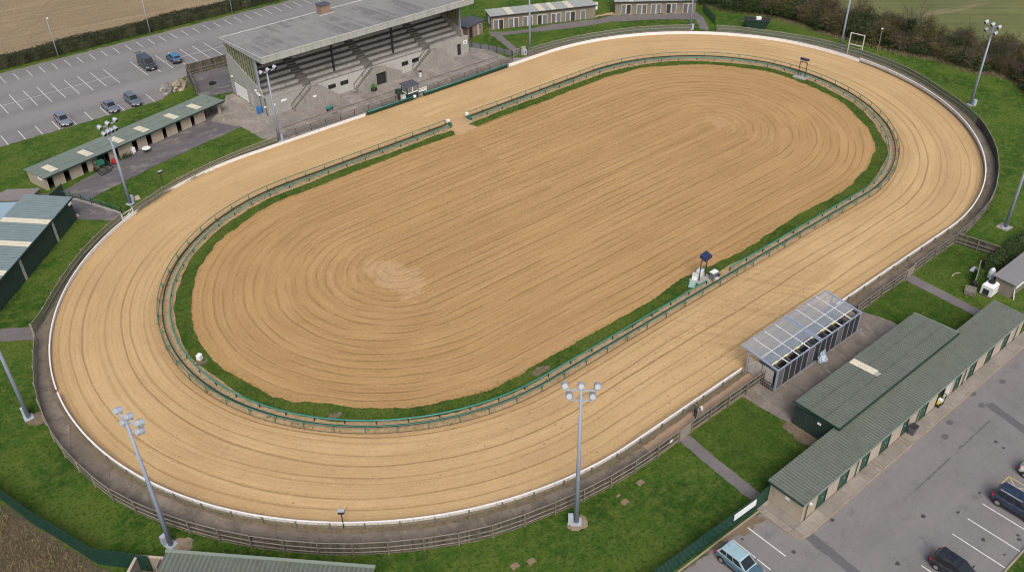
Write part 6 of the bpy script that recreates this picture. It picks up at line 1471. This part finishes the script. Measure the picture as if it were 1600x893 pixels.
def branches(root, h, n, spread, seed, r0=.10, sub=5):
    rg = random.Random(seed); mb = MB()
    for i in range(n):
        a = rg.uniform(0, 6.28); l = h*rg.uniform(.7,1.05); dx, dy = spread*rg.uniform(.2,1)*math.cos(a), spread*rg.uniform(.2,1)*math.sin(a)
        P = [Vector((rg.gauss(0,.12),rg.gauss(0,.12),0)), Vector((dx*.25,dy*.25,l*.4)), Vector((dx*.65,dy*.65,l*.75)), Vector((dx,dy,l))]
        mb.tube(P, [r0,r0*.6,r0*.35,r0*.12], 5, caps=False)
        for k in range(sub):
            q = rg.uniform(.3,.95); s = P[1].lerp(P[3], q); e = s+Vector((rg.gauss(dx*.3,.5),rg.gauss(dy*.3,.5),rg.uniform(.4,1.4)))*(h/6)
            mb.tube([s, s.lerp(e,.55)+Vector((rg.gauss(0,.06),rg.gauss(0,.06),0)), e], [r0*.28,r0*.18,r0*.07], 3, caps=False)
            for k2 in range(4):
                s2 = s.lerp(e, rg.uniform(.3,1)); e2 = s2+Vector((rg.gauss(0,.5),rg.gauss(0,.5),rg.uniform(.2,.9)))*(h/8); mb.tube([s2,e2],[r0*.12,r0*.05],3,caps=False)
    return mb
def shrub(name, label, h, w, kind, seed, group):
    rg = np.random.default_rng(seed); t = thing(name, label, 'shrub', (0,0,0), 0, group)
    branches(t, h, 9 if kind != 'dark' else 5, w*.8, seed, .07, 6 if kind != 'dark' else 3).build('branches', M['bark'], t, fix=False)
    nc = 30; ang = rg.uniform(0,6.28,nc); rr = np.sqrt(rg.uniform(0,1,nc))*w*.85; zc = h*rg.uniform(.12,.88,nc)*(1-.35*(rr/w)**2); cc = np.stack([rr*np.cos(ang), rr*np.sin(ang), zc],1)
    per = {'dark':150,'olive':115,'brown':90}[kind]; C = np.repeat(cc, per, 0)+rg.normal(0,1,(nc*per,3))*np.array([.42,.42,.36])*(w/1.9); C = C[C[:,2] > .05]
    sz, up, asp = {'dark':(.24,0,.75),'olive':(.22,.3,.5),'brown':(.46,1.1,.10)}[kind]
    V, F = cards(C, sz, up, rg, asp); mesh_np('foliage', V, F, M['leaf_'+kind], t)
    if kind == 'brown':
        C = np.repeat(cc[:14], 50, 0)+rg.normal(0,1,(14*50,3))*.45; C = C[C[:,2] > .05]; V, F = cards(C, .2, .2, rg, .5); mesh_np('old_leaves', V, F, M['leaf_olive'], t)
    return t
GRP = 'shrubs of the hedgerow beyond the track'
KD = {'dark':'dense dark green bramble and ivy shrub','olive':'olive brown leafy shrub','brown':'brown twiggy leafless shrub'}
protos = {k: [shrub('hedgerow_shrub', '', h, w, k, sd, GRP) for h, w, sd in v] for k, v in {'dark':[(2.8,2.1,21),(3.6,2.3,22)],'olive':[(4.6,2.1,23),(5.2,2.2,24)],'brown':[(4.8,1.9,25),(5.6,2.1,26)]}.items()}
hb = [(131,124.5),(136,120.5),(140.4,114.6),(142.0,106),(144.6,99.2),(145.2,92.8),(144.9,86.1),(146.0,75.4),(148.2,66.8),(148.0,62),(149.2,57.6),(149.8,54.5),(147.2,50.3),(143.6,46.2),(141.5,42)]
cen = resample([(x+1.6, y+.5) for x, y in hb], 1.75); used = set(); k_ = 0
where = lambda y: 'near the dark steps' if y > 108 else 'behind the green skip' if y > 95 else 'above the top bend' if y > 84 else 'behind the scoreboard frame' if y > 72 else 'behind the right bend lawn' if y > 58 else 'near the right edge'
rg = random.Random(77)
for i, c in enumerate(cen):
    for row in (0, 1):
        y = c.y
        if row == 0: kind = rg.choice(['dark','dark','olive','brown'])
        else: kind = rg.choice(['olive','brown','brown','dark'] if y > 84 else ['olive','brown','dark'])
        if row == 1 and 50 < y < 74 and rg.random() < .45: continue
        v = rg.randrange(2); pr = protos[kind][v]; first = (kind, v) not in used; used.add((kind, v))
        o = pr if first else dup(pr)
        o['label'] = KD[kind]+(' at the hedgerow front ' if row == 0 else ' at the hedgerow back ')+where(y)
        hs = {True: rg.uniform(.85,1.15), False: rg.uniform(.80,1.12)}[y > 76]*(.72 if row == 0 else 1.0)*(.95 if y < 74 else 1.08)
        o.location = (c.x+(row*2.4)+rg.gauss(0,.35), c.y+row*.9+rg.gauss(0,.4), 0); o.rotation_euler = (0,0,rg.uniform(0,6.28)); o.scale = (rg.uniform(.9,1.2), rg.uniform(.9,1.2), hs)
def bare_tree(label, x, y, h, spread, seed, ivy=0.0, lean=(0,0)):
    t = thing('bare_tree', label, 'tree', (x,y,0), 0); rg = random.Random(seed); mb = MB()
    tr = [Vector((0,0,0)), Vector((lean[0]*.3,lean[1]*.3,h*.22)), Vector((lean[0]*.6,lean[1]*.6,h*.42))]; mb.tube(tr, [.26,.2,.15], 8); mb.build('trunk', M['bark'], t)
    cr = MB()
    def grow(p, d, l, r, lv):
        e = p+d*l; m_ = p.lerp(e,.5)+Vector((rg.gauss(0,.05),rg.gauss(0,.05),0))*l; cr.tube([p,m_,e],[r,r*.75,r*.45], 4 if lv > 1 else 3, caps=False)
        if lv == 0: return
        for k in range(3 if lv > 1 else 4):
            nd = (d+Vector((rg.gauss(0,.42),rg.gauss(0,.42),rg.gauss(.12,.22)))).normalized(); grow(p.lerp(e, rg.uniform(.45,1)), nd, l*rg.uniform(.55,.8), r*.5, lv-1)
    for k in range(8):
        a = k*.785+rg.uniform(-.3,.3); d = Vector((math.cos(a)*spread, math.sin(a)*spread, 1)).normalized(); grow(tr[1].lerp(tr[2], rg.uniform(.3,1)), d, h*rg.uniform(.25,.34), .075, 3)
    cr.build('crown', M['bark'], t, fix=False)
    if ivy:
        g_ = np.random.default_rng(seed); n = int(1500*ivy); z = g_.uniform(0,h*.62,n); q = g_.normal(0,.42,(n,2)); C = np.stack([q[:,0]+lean[0]*z/h, q[:,1]+lean[1]*z/h, z],1); V, F = cards(C,.24,0,g_,.75); mesh_np('ivy', V, F, M['leaf_dark'], t)
    return t
bare_tree('tall bare spreading tree with an ivy-clad trunk standing above the hedgerow', 148.0, 73.4, 8.6, .55, 4, 1.6, (.4,-.6))
bare_tree('leaning bare tree with dark ivy in the hedgerow gap left of the tall mast', 149.8, 66.0, 5.6, .4, 6, 1.3, (.8,-1.0))
bare_tree('bare twiggy tree just behind the tall mast at the top right', 151.0, 58.6, 5.8, .5, 8, .5, (.3,-.5))
bare_tree('small bare tree with ivy close to the right edge', 150.2, 53.8, 5.2, .45, 12, .8, (.6,-.8))
# trimmed hedge along the rear car park
t = thing('trimmed_hedge', 'long dark trimmed hedge between the rear car park and the stubble field', 'hedge', (0,0,0))
mb = MB(); xs = np.arange(-60, 131, 1.0); rg_ = np.random.default_rng(4); pr = []
for i, x in enumerate(xs):
    w0 = .75+.12*rg_.normal(); hh = 2.0+.14*rg_.normal()+.12*math.sin(x*.35); yc = 171.7
    for (dy, z) in ((-w0,.02),(-w0*1.05,hh*.6),(-w0*.7,hh),(w0*.7,hh),(w0*1.05,hh*.6),(w0,.02)): mb.v.append((x, yc+dy, z))
for i in range(len(xs)-1):
    for k in range(5): mb.f.append((i*6+k, i*6+k+1, (i+1)*6+k+1, (i+1)*6+k)); mb.mi.append(0)
mb.build('hedge_core', M['leaf_hedge'], t)
n_ = 34000; x = rg_.uniform(-30,115,n_); u = rg_.uniform(-1,1,n_); side = rg_.uniform(0,1,n_); gapf = 1
yy = np.where(side < .5, 171.7-.85+rg_.normal(0,.10,n_), 171.7+u*.75); zz = np.where(side < .5, rg_.uniform(.05,2.1,n_), 2.08+.16*np.sin(x*.35)+rg_.normal(0,.12,n_))
V, F = cards(np.stack([x,yy,zz],1), .26, .3, rg_, .55); mesh_np('foliage', V, F, M['leaf_hedge'], t)
t = thing('dark_hedge', 'clipped dark green hedge behind the teal screen at the right edge', 'hedge', (0,0,0))
MB().box(94.9,30.3,0,106,31.5,1.5).build('hedge_core', M['leaf_dark'], t)
n_ = 5000; x = rg_.uniform(94.7,106,n_); s_ = rg_.uniform(0,1,n_); yy = np.where(s_ < .4, 30.25+rg_.normal(0,.08,n_), np.where(s_ < .55, 31.55+rg_.normal(0,.08,n_), rg_.uniform(30.2,31.6,n_))); zz = np.where(s_ < .55, rg_.uniform(.05,1.6,n_), 1.55+rg_.normal(0,.08,n_))
V, F = cards(np.stack([x,yy,zz],1), .2, .2, rg_, .6); mesh_np('foliage', V, F, M['leaf_dark'], t)
t = thing('weed_clump', 'dark green weeds growing against the open kennels beside the harrow', 'weeds', KP(11.6,-.5)); C = rg_.normal(0,1,(420,3))*np.array([.7,.35,.2])+np.array([0,0,.3]); C[:,2] = np.abs(C[:,2]); V, F = cards(C,.2,.6,rg_,.4); mesh_np('foliage', V, F, M['leaf_dark'], t); branches(t,.6,5,.5,3,.02,2).build('stems', M['bark'], t, fix=False)
# grass that breaks the edges: tufts, many to count
def blades(P, h, w, n=3, rg=NR):
    m_ = len(P)*n; B = np.repeat(P, n, 0)+rg.normal(0,.05,(m_,3))*np.array([1,1,0]); a = rg.uniform(0,6.28,m_); hh = h*rg.uniform(.5,1.3,m_); ww = w*rg.uniform(.6,1.3,m_)
    d = np.stack([np.cos(a),np.sin(a),0*a],1); l = rg.normal(0,.55,(m_,2))*hh[:,None]; T = B+np.stack([l[:,0],l[:,1],hh],1)
    V = np.stack([B-d*ww[:,None]/2, B+d*ww[:,None]/2, T],1).reshape(-1,3); return V, np.arange(3*m_).reshape(m_,3)
def ring_pts(n, r0, r1, rg):
    P = stad((r0+r1)/2, .5); i = rg.integers(0, len(P), n); out = []
    q = np.array([(p[0],p[1]) for p in P])[i]; cx = np.clip(q[:,0], X0, X1); d = q-np.stack([cx, np.full(n,YC)],1); d /= np.linalg.norm(d,axis=1)[:,None]
    q = q+d*rg.uniform((r0-r1)/2,(r1-r0)/2,n)[:,None]+rg.normal(0,.36,(n,2)); return q
def inside(P, poly):
    x, y = P[:,0], P[:,1]; c = np.zeros(len(P), bool); n = len(poly)
    for i in range(n):
        x0, y0 = poly[i][:2]; x1, y1 = poly[(i+1)%n][:2]
        k = ((y0 > y) != (y1 > y)) & (x < (x1-x0)*(y-y0)/((y1-y0) or 1e-9)+x0); c ^= k
    return c
rg_ = np.random.default_rng(31)
q = ring_pts(15000, 23.25, 25.05, rg_); q = q[~((np.abs(q[:,0]-72.8) < 2.0) & (q[:,1] > 95))]; q = q[~((np.abs(q[:,0]-69.6) < 1.5) & (np.abs(q[:,1]-51.2) < 1.2))]
q2 = ring_pts(2600, 25.1, 26.5, rg_); q2 = q2[~((np.abs(q2[:,0]-72.8) < 2.0) & (q2[:,1] > 95))]
P = np.vstack([q, q2]); V, F = blades(np.column_stack([P, np.full(len(P),.02)]), .10, .05, 3, rg_)
o = mesh_np('verge_grass', V, F, leaf_mat('verge_blade', (.050,.080,.012), (.150,.155,.040))); o['kind'] = 'stuff'; o['label'] = 'green grass of the verge ring round the infield'; o['category'] = 'grass'
near_poly = [(14,27),(49,27),(48.2,35.6),(41,35.6),(36,36.2),(30,37.6),(25,40.0),(20.3,43.1),(14,49.2),(10.6,53.6),(7.6,58.6),(5.6,66),(4.9,74),(5.2,79),(2,84),(-3,80),(-.4,69),(.8,64.9),(2.2,61.1),(3.6,57.0),(5,55.8),(7,53),(13,46)]
lawn2 = [(49.6,35.7),(57.2,35.7),(57.6,31.2),(56.6,28.2),(58,26.9),(49.3,26.9)]; lawn3 = [(78.8,33.2),(78.7,30.9),(78.2,26.9),(86.0,26.9),(86.3,35.9),(78,35.9)]; lawn4 = [(88.1,36.0),(97.2,36.0),(97.9,31.9),(93,32),(90,31),(88,27)]
def scatter(poly, n, rg):
    p = np.array([q[:2] for q in poly]); a, b = p.min(0), p.max(0); Q = rg.uniform(a, b, (n,2)); return Q[inside(Q, poly)]
bad = [(35.1,35.2,1.0),(9.0,54.4,1.5),(4.9,77.6,1.0)]
P = np.vstack([scatter(near_poly, 42000, rg_), scatter(lawn2, 7000, rg_), scatter(lawn3, 6000, rg_), scatter(lawn4, 5000, rg_)])
for x, y, r in bad: P = P[np.hypot(P[:,0]-x, P[:,1]-y) > r]
V, F = blades(np.column_stack([P, np.full(len(P),.0)]), .08, .05, 3, rg_); o = mesh_np('lawn_grass', V, F, M['blade']); o['kind'] = 'stuff'; o['label'] = 'green grass of the near lawns outside the track'; o['category'] = 'grass'
fp_ = []
for line_, off in ((D_NEAR2[:19],.2),(D_BEND,.25),(D_LEFT,.2),(D_YARD,.2),(D_PENS2,-.2),(D_NEAR,-.2),([(x,y-.3) for x,y in nearL],.0),(apt(75-X0,Ls+T30*.9,37.85),0),([(x,y) for x,y,s in stad(26.45,1.0)],0)):
    for a in resample(line_, .16):
        if R0.random() < .45+.5*math.sin(a.x*.7+a.y*.9): fp_.append((a.x+R0.gauss(0,.16), a.y+R0.gauss(0,.16)-abs(off), 0))
V, F = blades(np.array(fp_), .20, .06, 3, rg_); o = mesh_np('fence_foot_grass', V, F, M['blade']); o['kind'] = 'stuff'; o['label'] = 'long grass along the foot of the outer fences'; o['category'] = 'grass'
rough_poly = [(-14,84),(-5,76),(-1.4,68.8),(-.1,64.6),(1.3,60.8),(2.7,56.6),(4.3,55),(6,52.5),(6,45),(-4,45),(-16,60)]
P = scatter(rough_poly, 30000, rg_); V, F = blades(np.column_stack([P, np.zeros(len(P))]), .34, .06, 3, rg_); o = mesh_np('rough_grass', V, F, M['blade_dry']); o['kind'] = 'stuff'; o['label'] = 'tangled dry grass outside the green fence at the bottom left'; o['category'] = 'grass'
P = np.array([(c.x-1.2+R0.gauss(0,.5), c.y-.6+R0.gauss(0,.5), 0) for c in resample([(x+.4,y) for x,y in hb[2:]], .07)]); V, F = blades(P, .5, .07, 3, rg_); o = mesh_np('hedge_foot_grass', V, F, M['blade_dry']); o['kind'] = 'stuff'; o['label'] = 'pale dry grass along the foot of the far hedgerow'; o['category'] = 'grass'
# ================================================================= LIGHT
w = bpy.data.worlds.new('World'); S.world = w; w.use_nodes = True; nt = w.node_tree; bg = nt.nodes['Background']
sky = nt.nodes.new('ShaderNodeTexSky'); sky.sky_type = 'NISHITA'; sky.sun_disc = False
SUN_EL, SUN_AZ = rad(48), rad(238)      # direction towards the sun, azimuth counter-clockwise from +x
sky.sun_elevation = SUN_EL; sky.sun_rotation = math.pi/2-SUN_AZ; sky.air_density = 1.0; sky.dust_density = 6.0; sky.ozone_density = 1.0
nt.links.new(sky.outputs[0], bg.inputs[0]); bg.inputs[1].default_value = .14
sd = bpy.data.lights.new('sun', 'SUN'); sd.energy = 1.6; sd.angle = rad(30); sd.color = (1.0,.98,.945); so = bpy.data.objects.new('sun', sd); COL.objects.link(so)
so.rotation_euler = Vector((math.cos(SUN_AZ)*math.cos(SUN_EL), math.sin(SUN_AZ)*math.cos(SUN_EL), math.sin(SUN_EL))).to_track_quat('Z','Y').to_euler()
S.view_settings.view_transform = 'Standard'; S.view_settings.look = 'None'; S.view_settings.gamma = 1.0; S.view_settings.use_curve_mapping = False; S.view_settings.exposure = 0.11
S.cycles.use_denoising = True; S.cycles.denoising_prefilter = 'ACCURATE'; S.cycles.filter_width = 1.1; S.cycles.max_bounces = 6; S.cycles.transparent_max_bounces = 12
